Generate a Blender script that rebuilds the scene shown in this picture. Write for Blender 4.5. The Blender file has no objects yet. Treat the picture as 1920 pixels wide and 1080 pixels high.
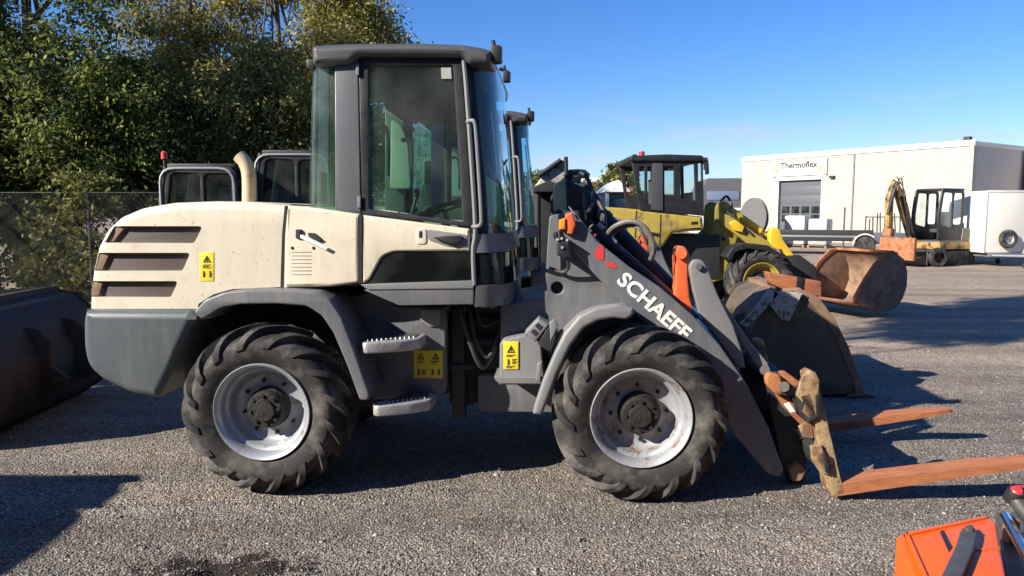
import bpy, bmesh, math, random
import numpy as np
from mathutils import Vector, Matrix, noise
random.seed(7); rng = np.random.default_rng(7)
R = math.radians; PI = math.pi
S = bpy.context.scene; C = S.collection
# ------------------------------------------------------------------ camera
FOC = 1400.0; CAMZ = 1.65; PITCH = math.atan(140 / FOC)
cam = bpy.data.cameras.new('camera'); co = bpy.data.objects.new('camera', cam); C.objects.link(co)
co.location = (0, 0, CAMZ); co.rotation_euler = (PI / 2 - PITCH, 0, 0)
cam.lens = 36 * FOC / 1920; cam.sensor_width = 36; cam.clip_start = .05; cam.clip_end = 3000; S.camera = co
CP, SP = math.cos(PITCH), math.sin(PITCH)
def ray(px, py):
    u = (px - 960) / FOC; v = (py - 540) / FOC
    return Vector((u, CP - v * SP, -SP - v * CP))
class Frame:                       # a local frame on the ground: measured photo points -> real local positions
    def __init__(s, ox, oy, yaw=0):
        s.o = Vector((ox, oy, 0)); s.yaw = yaw; s.m = Matrix.Rotation(yaw, 3, 'Z'); s.i = s.m.inverted()
    def at(s, px, py, ly):         # point at local depth ly
        c = s.i @ (Vector((0, 0, CAMZ)) - s.o); d = s.i @ ray(px, py); t = (ly - c.y) / d.y
        return c + d * t
    def on(s, px, py, z):          # point at height z
        c = s.i @ (Vector((0, 0, CAMZ)) - s.o); d = s.i @ ray(px, py); t = (z - c.z) / d.z
        return c + d * t
W0 = Frame(0, 0)
FM = Frame(0, 4.134, R(-3.4))
# ------------------------------------------------------------------ primitives -> (verts, faces)
def fillet(pts, r=0, n=4):
    out = []; N = len(pts)
    for i, p in enumerate(pts):
        rr = p[2] if len(p) > 2 else r
        P = Vector(p[:2])
        if rr <= 0: out.append(P); continue
        a = Vector(pts[i - 1][:2]) - P; b = Vector(pts[(i + 1) % N][:2]) - P
        k = min(rr, a.length * .48, b.length * .48)
        A = P + a.normalized() * k; B_ = P + b.normalized() * k
        for j in range(n + 1):
            t = j / n; out.append(A * (1 - t) ** 2 + P * 2 * t * (1 - t) + B_ * t * t)
    return out
def prism2(loops, y0, y1, bev=.006, bres=2):   # loops: lists of (x,z); extruded from y0 to y1
    cu = bpy.data.curves.new('t', 'CURVE'); cu.dimensions = '2D'; cu.fill_mode = 'BOTH'
    half = (y1 - y0) / 2; bev = min(bev, half * .9)
    cu.extrude = half - bev; cu.bevel_depth = bev; cu.offset = -bev; cu.bevel_resolution = bres
    for lp in loops:
        sp = cu.splines.new('POLY'); sp.points.add(len(lp) - 1); sp.use_cyclic_u = True
        for i, p in enumerate(lp): sp.points[i].co = (p[0], p[1], 0, 1)
    o = bpy.data.objects.new('t', cu); C.objects.link(o)
    me = bpy.data.meshes.new_from_object(o.evaluated_get(bpy.context.evaluated_depsgraph_get()))
    bm = bmesh.new(); bm.from_mesh(me); bmesh.ops.remove_doubles(bm, verts=bm.verts, dist=1e-5)
    bmesh.ops.recalc_face_normals(bm, faces=bm.faces)
    ym = (y0 + y1) / 2
    bm.verts.index_update()
    V = [(v.co.x, ym - v.co.z, v.co.y) for v in bm.verts]; F = [tuple(v.index for v in f.verts) for f in bm.faces]
    bm.free(); bpy.data.objects.remove(o); bpy.data.curves.remove(cu); bpy.data.meshes.remove(me)
    return V, F
def P(pts, y0, y1, bev=.006, tp=None, holes=(), r=0, F=None, bres=2):
    F = F or FM; t = y0 if tp is None else tp
    f = lambda L: [(q.x, q.z) for q in (F.at(p.x, p.y, t) for p in fillet(L, r))]
    return prism2([f(pts)] + [f(h) for h in holes], y0, y1, bev, bres)
def catmull(pts, n=6, closed=False):
    pts = [Vector(p) for p in pts]
    if len(pts) < 3: return pts
    out = []; N = len(pts); rng_ = range(N if closed else N - 1)
    for i in rng_:
        g = (lambda k: pts[k % N]) if closed else (lambda k: pts[min(max(k, 0), N - 1)])
        a, b, c, d = g(i - 1), g(i), g(i + 1), g(i + 2)
        for j in range(n):
            t = j / n
            out.append(.5 * ((2 * b) + (c - a) * t + (2 * a - 5 * b + 4 * c - d) * t * t + (3 * b - a - 3 * c + d) * t ** 3))
    if not closed: out.append(pts[-1])
    return out
def T(path, r, seg=10, n=5, r1=None):
    pts = catmull(path, n) if n else [Vector(p) for p in path]
    V = []; F = []; up = None; N = len(pts)
    for i, p in enumerate(pts):
        t = (pts[min(i + 1, N - 1)] - pts[max(i - 1, 0)]).normalized()
        if up is None: up = t.orthogonal().normalized()
        else: up = (up - t * up.dot(t)).normalized()
        b = t.cross(up); rr = r if r1 is None else r + (r1 - r) * i / (N - 1)
        for k in range(seg):
            a = 2 * PI * k / seg; V.append(tuple(p + (up * math.cos(a) + b * math.sin(a)) * rr))
        if i:
            for k in range(seg):
                q = (i - 1) * seg; F.append((q + k, q + (k + 1) % seg, q + seg + (k + 1) % seg, q + seg + k))
    F.append(tuple(range(seg))[::-1]); F.append(tuple(range(len(V) - seg, len(V))))
    return V, F
def CY(p0, p1, r, seg=20, r1=None):
    return T([p0, p1], r, seg, 0, r1)
def BX(c, s, bev=.006, rot=None):
    bm = bmesh.new(); bmesh.ops.create_cube(bm, size=1)
    for v in bm.verts: v.co = Vector((v.co.x * s[0], v.co.y * s[1], v.co.z * s[2]))
    if bev > 0: bmesh.ops.bevel(bm, geom=list(bm.edges), offset=min(bev, min(s) * .45), segments=2, affect='EDGES', profile=.6)
    M = rot.to_3x3() if rot else Matrix.Identity(3)
    bm.verts.index_update()
    V = [tuple(M @ v.co + Vector(c)) for v in bm.verts]; F = [tuple(v.index for v in f.verts) for f in bm.faces]; bm.free()
    return V, F
def BM_(x0, x1, y0, y1, z0, z1, bev=.006): return BX(((x0+x1)/2, (y0+y1)/2, (z0+z1)/2), (abs(x1-x0), abs(y1-y0), abs(z1-z0)), bev)
def LA(prof, c, seg=48, axis='y'):     # prof: (radius, along)
    V = []; F = []; n = len(prof)
    for i, (r, a) in enumerate(prof):
        for k in range(seg):
            t = 2 * PI * k / seg; x, z = r * math.cos(t), r * math.sin(t)
            V.append((c[0] + x, c[1] + a, c[2] + z) if axis == 'y' else ((c[0] + x, c[1] + z, c[2] + a) if axis == 'z' else (c[0] + a, c[1] + x, c[2] + z)))
        if i:
            for k in range(seg):
                q = (i - 1) * seg; F.append((q + k, q + (k + 1) % seg, q + seg + (k + 1) % seg, q + seg + k))
    return V, F
def LOFT(A, B, th=.008):              # two 3D polylines joined as a sheet with thickness
    n = len(A); V = []; F = []
    for off in (0, 1):
        for L in (A, B):
            for i, p in enumerate(L):
                p = Vector(p); q = Vector(L[min(i + 1, n - 1)]) - Vector(L[max(i - 1, 0)]); up = Vector(B[i]) - Vector(A[i])
                V.append(tuple(p + q.cross(up).normalized() * (th * (off - .5))))
    for o in (0, 2 * n):
        for i in range(n - 1):
            f = (o + i, o + i + 1, o + n + i + 1, o + n + i); F.append(f if o else f[::-1])
    for a, b in ((0, 0), (n, n)):
        for i in range(n - 1): F.append((a + i, a + i + 1, 2 * n + b + i + 1, 2 * n + b + i))
    for i in (0, n - 1): F.append((i, n + i, 3 * n + i, 2 * n + i))
    return V, F
def TR(vf, M):
    return [tuple(M @ Vector(v)) for v in vf[0]], vf[1]
def TEXT(s, size, depth=.002, off=0.0, sx=1.0, align='CENTER'):
    cu = bpy.data.curves.new('t', 'FONT'); cu.body = s; cu.size = size; cu.extrude = depth; cu.offset = off; cu.align_x = align; cu.resolution_u = 3
    o = bpy.data.objects.new('t', cu); C.objects.link(o)
    me = bpy.data.meshes.new_from_object(o.evaluated_get(bpy.context.evaluated_depsgraph_get()))
    V = [(v.co.x * sx, -v.co.z, v.co.y) for v in me.vertices]; F = [tuple(f.vertices) for f in me.polygons]
    bpy.data.objects.remove(o); bpy.data.curves.remove(cu); bpy.data.meshes.remove(me)
    return V, F
SPLIT = {'cab_frame', 'cab_window', 'headlamp_cable', 'pillar_hinge', 'vent_bolt', 'hydraulic_hose', 'hydraulic_line', 'hose_bundle', 'hose_fitting', 'link_plate', 'link_pin', 'wiper', 'lamp_bracket', 'armrest', 'windscreen_frame', 'work_lamp', 'hose', 'drum_flange', 'hitch_pin', 'carriage_bar', 'fork_slot', 'cab_post', 'cab_inner', 'hood_seam', 'emblem', 'boom_tower', 'lift_arm', 'roof_vent', 'linkage_rod', 'arm_stand', 'latch', 'wheel_nuts', 'window', 'door_pane', 'stake', 'grille', 'load', 'boom_cylinder', 'red_emblem', 'side_wall', 'lamp_bolt', 'hitch_plate', 'edge_trim', 'door_frame', 'housing_bolt', 'edge_flange'}
def mk(name, parts, mat, par=None, smooth=35):
    if name in SPLIT and isinstance(parts, list) and len(parts) > 1:
        nm = {'wheel_nuts': 'wheel_nut', 'hose_bundle': 'hose', 'boom_cylinder': 'cylinder'}.get(name, name)
        return [mk(nm, [p], mat, par, smooth) for p in parts][0]
    V = []; F = []
    if isinstance(parts, tuple): parts = [parts]
    for v, f in parts:
        o = len(V); V.extend(v); F.extend(tuple(i + o for i in q) for q in f)
    me = bpy.data.meshes.new(name); me.from_pydata(V, [], F); me.update()
    bm = bmesh.new(); bm.from_mesh(me); bmesh.ops.recalc_face_normals(bm, faces=bm.faces); bm.to_mesh(me); bm.free()
    if smooth:
        me.shade_smooth(); me.set_sharp_from_angle(angle=R(smooth))
    me.materials.append(mat)
    o = bpy.data.objects.new(name, me); C.objects.link(o)
    if par: o.parent = par
    return o
def cut(o, parts):
    c = mk('cutter', parts, o.data.materials[0], None, 0)
    m = o.modifiers.new('b', 'BOOLEAN'); m.operation = 'DIFFERENCE'; m.object = c; m.solver = 'EXACT'
    par = o.parent; o.parent = None
    bpy.context.view_layer.update()
    me = bpy.data.meshes.new_from_object(o.evaluated_get(bpy.context.evaluated_depsgraph_get()))
    o.modifiers.clear(); old = o.data; nm = old.name; o.data = me; bpy.data.meshes.remove(old); me.name = nm; o.parent = par
    me.shade_smooth(); me.set_sharp_from_angle(angle=R(35))
    bpy.data.objects.remove(c)
def thing(name, label, cat, F=None, loc=None, yaw=None, group=None):
    o = bpy.data.objects.new(name, None); C.objects.link(o); o.empty_display_size = .2
    if F: o.location = F.o; o.rotation_euler = (0, 0, F.yaw)
    if loc is not None: o.location = loc
    if yaw is not None: o.rotation_euler = (0, 0, yaw)
    tag(o, label, cat, group); return o
def tag(o, label, cat, group=None, kind=None):
    o['label'] = label; o['category'] = cat
    if group: o['group'] = group
    if kind: o['kind'] = kind
    return o
def copytree(o, par=None):
    c = o.copy(); C.objects.link(c); c.parent = par
    for k in ('label', 'group'):
        pass
    for ch in list(o.children): copytree(ch, c)
    return c
# ------------------------------------------------------------------ materials
def mat(name, c1, c2=None, rough=.5, metal=0, scale=4, amt=.5, detail=6, bump=0, bscale=60, c3=None, c3lo=.58, c3hi=.7, c3scale=3, spec=.5, stretch=None, coat=0, rvar=0.1, grime=None):
    m = bpy.data.materials.new(name); m.use_nodes = True; nt = m.node_tree; N = nt.nodes; Lk = nt.links
    b = N['Principled BSDF']; tc = N.new('ShaderNodeTexCoord'); vec = tc.outputs['Object']
    if stretch:
        mp = N.new('ShaderNodeMapping'); mp.inputs['Scale'].default_value = stretch; Lk.new(vec, mp.inputs['Vector']); vec = mp.outputs[0]
    def nz(s, d=detail, ro=.6):
        n = N.new('ShaderNodeTexNoise'); n.inputs['Scale'].default_value = s; n.inputs['Detail'].default_value = d; n.inputs['Roughness'].default_value = ro
        Lk.new(vec, n.inputs['Vector']); return n.outputs[0]
    col = None
    c2 = c2 or tuple(x * .8 for x in c1)
    r = N.new('ShaderNodeMapRange'); r.inputs['From Min'].default_value = .5 - .25 / max(amt, .01) * .5; r.inputs['From Max'].default_value = .5 + .25 / max(amt, .01) * .5
    n1 = nz(scale); Lk.new(n1, r.inputs['Value'])
    mx = N.new('ShaderNodeMix'); mx.data_type = 'RGBA'; Lk.new(r.outputs[0], mx.inputs[0])
    mx.inputs[6].default_value = (*c1, 1); mx.inputs[7].default_value = (*c2, 1); col = mx.outputs[2]
    if c3:
        r3 = N.new('ShaderNodeMapRange'); r3.inputs['From Min'].default_value = c3lo; r3.inputs['From Max'].default_value = c3hi
        Lk.new(nz(c3scale, 8, .7), r3.inputs['Value'])
        m3 = N.new('ShaderNodeMix'); m3.data_type = 'RGBA'; Lk.new(r3.outputs[0], m3.inputs[0]); Lk.new(col, m3.inputs[6]); m3.inputs[7].default_value = (*c3, 1); col = m3.outputs[2]
    if grime:
        mpg = N.new('ShaderNodeMapping'); mpg.inputs['Scale'].default_value = (5, 5, .9); Lk.new(tc.outputs['Object'], mpg.inputs[0])
        ng = N.new('ShaderNodeTexNoise'); ng.inputs['Scale'].default_value = 2.4; ng.inputs['Detail'].default_value = 9; ng.inputs['Roughness'].default_value = .68; Lk.new(mpg.outputs[0], ng.inputs['Vector'])
        rg = N.new('ShaderNodeMapRange'); rg.inputs['From Min'].default_value = .47; rg.inputs['From Max'].default_value = .75; rg.inputs['To Max'].default_value = grime[1]; Lk.new(ng.outputs[0], rg.inputs['Value'])
        mg = N.new('ShaderNodeMix'); mg.data_type = 'RGBA'; Lk.new(rg.outputs[0], mg.inputs[0]); Lk.new(col, mg.inputs[6]); mg.inputs[7].default_value = (*grime[0], 1)
        ns = N.new('ShaderNodeTexNoise'); ns.inputs['Scale'].default_value = 55; ns.inputs['Detail'].default_value = 3; Lk.new(tc.outputs['Object'], ns.inputs['Vector'])
        rs = N.new('ShaderNodeMapRange'); rs.inputs['From Min'].default_value = .66; rs.inputs['From Max'].default_value = .72; rs.inputs['To Max'].default_value = .6; Lk.new(ns.outputs[0], rs.inputs['Value'])
        m5 = N.new('ShaderNodeMix'); m5.data_type = 'RGBA'; Lk.new(rs.outputs[0], m5.inputs[0]); Lk.new(mg.outputs[2], m5.inputs[6]); m5.inputs[7].default_value = (*[x * .6 for x in grime[0]], 1); col = m5.outputs[2]
    Lk.new(col, b.inputs['Base Color']); b.inputs['Metallic'].default_value = metal
    rr = N.new('ShaderNodeMapRange'); rr.inputs['From Min'].default_value = .3; rr.inputs['From Max'].default_value = .7
    rr.inputs['To Min'].default_value = max(0.02, rough - rvar); rr.inputs['To Max'].default_value = min(1, rough + rvar); Lk.new(n1, rr.inputs['Value']); Lk.new(rr.outputs[0], b.inputs['Roughness'])
    b.inputs['Specular IOR Level'].default_value = spec; b.inputs['Coat Weight'].default_value = coat
    if bump:
        bp = N.new('ShaderNodeBump'); bp.inputs['Strength'].default_value = bump; bp.inputs['Distance'].default_value = .01
        Lk.new(nz(bscale, 5), bp.inputs['Height']); Lk.new(bp.outputs[0], b.inputs['Normal'])
    return m
def glassmat(name, tint, refl=1.0, rough=.02, dirt=.06):
    m = bpy.data.materials.new(name); m.use_nodes = True; nt = m.node_tree; N = nt.nodes; Lk = nt.links
    N.remove(N['Principled BSDF']); out = N['Material Output']
    tr = N.new('ShaderNodeBsdfTransparent'); tr.inputs[0].default_value = (*tint, 1)
    gl = N.new('ShaderNodeBsdfGlossy'); gl.inputs['Roughness'].default_value = rough; gl.inputs[0].default_value = (refl, refl, refl, 1)
    fr = N.new('ShaderNodeFresnel'); fr.inputs[0].default_value = 1.5
    ge = N.new('ShaderNodeNewGeometry'); om = N.new('ShaderNodeMath'); om.operation = 'SUBTRACT'; om.inputs[0].default_value = 1; Lk.new(ge.outputs['Backfacing'], om.inputs[1])
    fm = N.new('ShaderNodeMath'); fm.operation = 'MULTIPLY'; Lk.new(om.outputs[0], fm.inputs[0]); Lk.new(fr.outputs[0], fm.inputs[1])
    mx = N.new('ShaderNodeMixShader'); Lk.new(fm.outputs[0], mx.inputs[0]); Lk.new(tr.outputs[0], mx.inputs[1]); Lk.new(gl.outputs[0], mx.inputs[2])
    df = N.new('ShaderNodeBsdfDiffuse'); df.inputs[0].default_value = (.45, .47, .45, 1)
    tc = N.new('ShaderNodeTexCoord'); n = N.new('ShaderNodeTexNoise'); n.inputs['Scale'].default_value = 3; n.inputs['Detail'].default_value = 7; Lk.new(tc.outputs['Object'], n.inputs['Vector'])
    r = N.new('ShaderNodeMapRange'); r.inputs['From Min'].default_value = .4; r.inputs['From Max'].default_value = .75; r.inputs['To Max'].default_value = dirt * 2; r.inputs['To Min'].default_value = dirt * .3; Lk.new(n.outputs[0], r.inputs['Value'])
    m2 = N.new('ShaderNodeMixShader'); Lk.new(r.outputs[0], m2.inputs[0]); Lk.new(mx.outputs[0], m2.inputs[1]); Lk.new(df.outputs[0], m2.inputs[2])
    Lk.new(m2.outputs[0], out.inputs[0]); return m
def leafmat(name, cols, trans=.35):
    m = bpy.data.materials.new(name); m.use_nodes = True; nt = m.node_tree; N = nt.nodes; Lk = nt.links
    b = N['Principled BSDF']; g = N.new('ShaderNodeNewGeometry'); cr = N.new('ShaderNodeValToRGB')
    el = cr.color_ramp.elements
    while len(el) < len(cols): el.new(.5)
    for i, c in enumerate(cols): el[i].position = i / (len(cols) - 1); el[i].color = (*c, 1)
    Lk.new(g.outputs['Random Per Island'], cr.inputs[0])
    Lk.new(cr.outputs[0], b.inputs['Base Color']); b.inputs['Roughness'].default_value = .6; b.inputs['Specular IOR Level'].default_value = .3
    t = N.new('ShaderNodeBsdfTranslucent'); Lk.new(cr.outputs[0], t.inputs[0])
    mx = N.new('ShaderNodeMixShader'); mx.inputs[0].default_value = trans; Lk.new(b.outputs[0], mx.inputs[1]); Lk.new(t.outputs[0], mx.inputs[2]); Lk.new(mx.outputs[0], N['Material Output'].inputs[0])
    return m
M = {}
M['cream'] = mat('cream_paint', (.66, .60, .475), (.61, .55, .425), rough=.38, scale=2.2, amt=.4, c3=(.50, .44, .33), c3lo=.54, c3hi=.82, c3scale=5, coat=.12, grime=((.38, .31, .20), .26))
M['grey'] = mat('grey_paint', (.115, .122, .136), (.10, .107, .118), rough=.42, scale=3, amt=.5, c3=(.155, .145, .13), c3lo=.6, c3hi=.8, c3scale=8, grime=((.22, .20, .17), .6))
M['greyl'] = mat('light_grey_plastic', (.185, .19, .195), (.155, .16, .165), rough=.5, scale=5, amt=.5, c3=(.27, .25, .22), c3lo=.58, c3hi=.8, c3scale=9, grime=((.24, .21, .17), .55))
M['counter'] = mat('blue_grey_counterweight', (.088, .106, .115), (.076, .092, .10), rough=.42, scale=2.5, amt=.6, c3=(.115, .125, .12), c3lo=.55, c3hi=.85, c3scale=6, stretch=(1, 1, 6), grime=((.19, .18, .15), .5))
M['roof'] = mat('roof_grey', (.07, .072, .077), (.058, .06, .064), rough=.45, scale=4, c3=(.14, .135, .13), c3lo=.6, c3hi=.85, c3scale=5)
M['black'] = mat('black_plastic', (.012, .013, .015), (.02, .02, .022), rough=.5, scale=8)
M['dark'] = mat('dark_chassis', (.016, .019, .024), (.026, .024, .022), rough=.65, scale=7, c3=(.045, .034, .024), c3lo=.55, c3hi=.75, c3scale=9)
M['seam'] = mat('seam_dark', (.015, .014, .014), rough=.8)
M['rubber'] = mat('tyre_rubber', (.016, .016, .0165), (.032, .030, .028), rough=.78, scale=6, amt=.8, bump=.25, bscale=70, c3=(.15, .135, .118), c3lo=.47, c3hi=.74, c3scale=5, spec=.35)
M['rim'] = mat('silver_rim', (.44, .46, .49), (.36, .375, .40), rough=.38, metal=.45, scale=9, amt=.6, c3=(.24, .19, .145), c3lo=.58, c3hi=.68, c3scale=13)
M['rimrust'] = mat('rusty_rim', (.38, .395, .415), (.29, .30, .31), rough=.48, metal=.35, scale=9, amt=.6, c3=(.20, .11, .06), c3lo=.53, c3hi=.64, c3scale=11, bump=.2)
M['hub'] = mat('greasy_hub', (.006, .0055, .0055), (.014, .012, .010), rough=.75, scale=25, amt=.9, bump=.8, bscale=45, c3=(.12, .05, .025), c3lo=.66, c3hi=.76, c3scale=20)
M['alu'] = mat('aluminium_step', (.50, .50, .48), (.38, .38, .37), rough=.45, metal=.5, scale=12, c3=(.2, .19, .18), c3lo=.55, c3hi=.75, c3scale=20, bump=.4, bscale=90)
M['chrome'] = mat('chrome_rod', (.7, .7, .7), (.6, .6, .6), rough=.16, metal=1)
M['yellowstk'] = mat('yellow_sticker', (.78, .62, .03), (.7, .55, .03), rough=.5)
M['white'] = mat('white_paint', (.78, .78, .75), (.7, .7, .66), rough=.45)
M['red'] = mat('red_plastic', (.62, .05, .05), (.5, .04, .04), rough=.4)
M['orange'] = mat('orange_paint', (.72, .13, .035), (.58, .10, .03), rough=.45, scale=6, c3=(.25, .07, .03), c3lo=.58, c3hi=.75, c3scale=7)
M['amber'] = mat('amber_lens', (.85, .28, .03), (.75, .22, .02), rough=.25)
M['hose'] = mat('rubber_hose', (.035, .035, .036), (.06, .058, .055), rough=.55, scale=20)
M['hosegrey'] = mat('dusty_hose', (.16, .15, .14), (.10, .095, .09), rough=.6, scale=20)
M['exh'] = mat('exhaust_pipe', (.56, .47, .32), (.48, .38, .25), rough=.5, metal=.2, scale=14, c3=(.35, .22, .12), c3lo=.55, c3hi=.7, c3scale=14)
M['rust'] = mat('rusty_steel', (.40, .155, .06), (.27, .10, .045), rough=.75, scale=7, amt=.8, bump=.4, bscale=50, c3=(.14, .065, .04), c3lo=.52, c3hi=.7, c3scale=7)
M['rustl'] = mat('pale_rusty_steel', (.28, .175, .11), (.19, .115, .07), rough=.75, scale=5, amt=.8, bump=.4, bscale=40, c3=(.13, .085, .06), c3lo=.5, c3hi=.66, c3scale=5)
M['forkyel'] = mat('worn_fork_shank', (.36, .26, .135), (.24, .15, .085), rough=.7, scale=12, amt=.9, bump=.4, bscale=60, c3=(.17, .085, .045), c3lo=.47, c3hi=.6, c3scale=12)
M['fork'] = mat('rusty_fork_tine', (.42, .155, .06), (.31, .105, .045), rough=.75, scale=9, amt=.8, bump=.45, bscale=45, c3=(.20, .07, .04), c3lo=.52, c3hi=.68, c3scale=14, stretch=(.5, 3, 3))
M['dbucket'] = mat('worn_dark_bucket', (.085, .072, .056), (.13, .092, .058), rough=.6, scale=4, amt=.8, bump=.3, bscale=30, c3=(.24, .15, .07), c3lo=.52, c3hi=.68, c3scale=3.5)
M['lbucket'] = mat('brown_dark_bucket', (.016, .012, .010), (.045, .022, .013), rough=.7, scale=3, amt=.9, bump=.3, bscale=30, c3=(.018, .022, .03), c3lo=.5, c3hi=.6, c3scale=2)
M['wornw'] = mat('worn_white_plate', (.50, .48, .42), (.4, .38, .33), rough=.6, scale=10, c3=(.12, .09, .06), c3lo=.5, c3hi=.62, c3scale=14)
M['yel'] = mat('dull_yellow_paint', (.42, .31, .05), (.30, .23, .05), rough=.45, scale=4, amt=.7, c3=(.13, .10, .055), c3lo=.52, c3hi=.68, c3scale=5)
M['yelb'] = mat('bright_yellow_paint', (.78, .50, .03), (.66, .42, .03), rough=.42, scale=5, c3=(.2, .14, .05), c3lo=.6, c3hi=.74, c3scale=8)
M['seat'] = mat('seat_fabric', (.05, .055, .06), (.035, .04, .045), rough=.9, scale=20)
M['trim'] = mat('cab_trim', (.36, .38, .35), (.30, .32, .29), rough=.6, scale=6)
M['interior'] = mat('cab_interior', (.06, .065, .07), (.045, .05, .055), rough=.7, scale=6)
M['glass'] = glassmat('cab_glass', (.87, .94, .96), 1.0, .02, .03)
M['glassw'] = glassmat('windscreen_glass', (.72, .90, .95), 1.0, .02, .03)
M['glassg'] = glassmat('green_glass', (.55, .78, .62), 1.0, .03, .08)
M['glassd'] = glassmat('dark_glass', (.25, .36, .36), 1.0, .02, .04)
M['lamp'] = mat('lamp_lens', (.6, .62, .62), rough=.12, spec=.8)
M['galv'] = mat('galvanised_steel', (.33, .34, .35), (.26, .27, .28), rough=.45, metal=.6, scale=12)
M['redorange'] = mat('red_orange_implement', (.82, .12, .004), (.72, .10, .004), rough=.42, scale=5, amt=.5, c3=(.42, .10, .03), c3lo=.58, c3hi=.78, c3scale=9, bump=.08, bscale=30)
M['steelg'] = mat('worn_grey_steel', (.14, .135, .125), (.09, .085, .08), rough=.5, metal=.5, scale=14, c3=(.22, .15, .10), c3lo=.58, c3hi=.7, c3scale=18, bump=.2)
M['bark'] = mat('bark', (.12, .095, .07), (.07, .055, .04), rough=.9, scale=8, bump=.8, bscale=25, stretch=(3, 3, .6))
M['wrap'] = mat('white_wrapping', (.52, .52, .5), (.36, .36, .36), rough=.4, scale=9, bump=.5, bscale=14)
M['sticker_ink'] = mat('sticker_ink', (.05, .04, .02), rough=.6)
# grille mesh material: fine bars
def grillemat():
    m = mat('grille_mesh', (.17, .135, .12), (.12, .095, .085), rough=.6, scale=3, c3=(.19, .12, .08), c3lo=.55, c3hi=.8, c3scale=3)
    nt = m.node_tree; N = nt.nodes; Lk = nt.links; b = N['Principled BSDF']
    tc = N.new('ShaderNodeTexCoord'); br = N.new('ShaderNodeTexBrick'); mp = N.new('ShaderNodeMapping'); mp.inputs['Rotation'].default_value = (PI / 2, 0, 0)
    Lk.new(tc.outputs['Object'], mp.inputs[0]); Lk.new(mp.outputs[0], br.inputs['Vector']); br.inputs['Scale'].default_value = 34; br.inputs['Mortar Size'].default_value = .09
    br.inputs['Color1'].default_value = (1, 1, 1, 1); br.inputs['Color2'].default_value = (.85, .85, .85, 1); br.inputs['Mortar'].default_value = (.3, .3, .3, 1)
    src = b.inputs['Base Color'].links[0].from_socket; mx = N.new('ShaderNodeMix'); mx.data_type = 'RGBA'; mx.blend_type = 'MULTIPLY'; mx.inputs[0].default_value = .8
    Lk.new(src, mx.inputs[6]); Lk.new(br.outputs[0], mx.inputs[7]); Lk.new(mx.outputs[2], b.inputs['Base Color']); return m
M['grille'] = grillemat()
M['tanb'] = mat('worn_boom_paint', (.45, .27, .06), (.30, .17, .05), rough=.55, scale=3, amt=.9, c3=(.035, .03, .028), c3lo=.48, c3hi=.56, c3scale=2.2)
# ------------------------------------------------------------------ wheels
def tyre_parts(Rt=.508, Rr=.283, Wd=.40, N=16, seg=72, lug=.044, sweep=44):
    k = Rt / .508; rb = Rt - lug * k
    pr = [(Rr, .045), (Rr + .012, .03), (Rr + .035, .016), (Rr + .075, .004), (Rr + .112, .0), (rb - .056, .006), (rb - .038, .020), (rb - .022, .044), (rb - .010, .076), (rb - .003, .12), (rb, Wd / 2)]
    pr = pr + [(r, Wd - a) for r, a in pr[::-1][1:]]
    parts = [LA(pr, (0, 0, 0), seg)]
    path = [(rb - .082, .004), (rb - .056, .006), (rb - .038, .020), (rb - .022, .044), (rb - .010, .076), (rb - .003, .12), (rb, Wd / 2), (rb, Wd / 2 + .012)]
    cum = [0]
    for p, q in zip(path, path[1:]): cum.append(cum[-1] + math.hypot(q[0] - p[0], q[1] - p[1]))
    def pp(u):
        u = u * cum[-1]; r = float(np.interp(u, cum, [p[0] for p in path])); a = float(np.interp(u, cum, [p[1] for p in path]))
        e = .02; r2 = float(np.interp(min(u + e, cum[-1]), cum, [p[0] for p in path])) - float(np.interp(max(u - e, 0), cum, [p[0] for p in path])); a2 = float(np.interp(min(u + e, cum[-1]), cum, [p[1] for p in path])) - float(np.interp(max(u - e, 0), cum, [p[1] for p in path]))
        l = math.hypot(r2, a2); return r, a, a2 / l, -r2 / l
    for side in (0, 1):
        for i in range(N):
            th0 = 2 * PI * (i + .5 * side) / N
            V = []; F = []; ns = 12
            for j in range(ns):
                t = j / (ns - 1); r, a, nr, na = pp(t)
                h = lug * k * min(1, .25 + 2.1 * t)
                w = (.070 - .022 * t) / .508; th = th0 - R(sweep) * (t ** 1.15)
                for off, ww in ((-.008, w * 1.2), (h, w * .78)):
                    rr = r + nr * off; aa = a + na * off
                    for s in (-1, 1):
                        q = th + s * ww / 2; A = aa if side == 0 else Wd - aa
                        V.append((rr * math.cos(q), A, rr * math.sin(q)))
            for j in range(ns - 1):
                b = j * 4; c = b + 4
                F += [(b + 2, b + 3, c + 3, c + 2), (b, b + 2, c + 2, c), (b + 3, b + 1, c + 1, c + 3), (b + 1, b, c, c + 1)]
            F += [(0, 1, 3, 2), (4 * ns - 4, 4 * ns - 2, 4 * ns - 1, 4 * ns - 3)]
            parts.append((V, F))
    return parts
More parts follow.
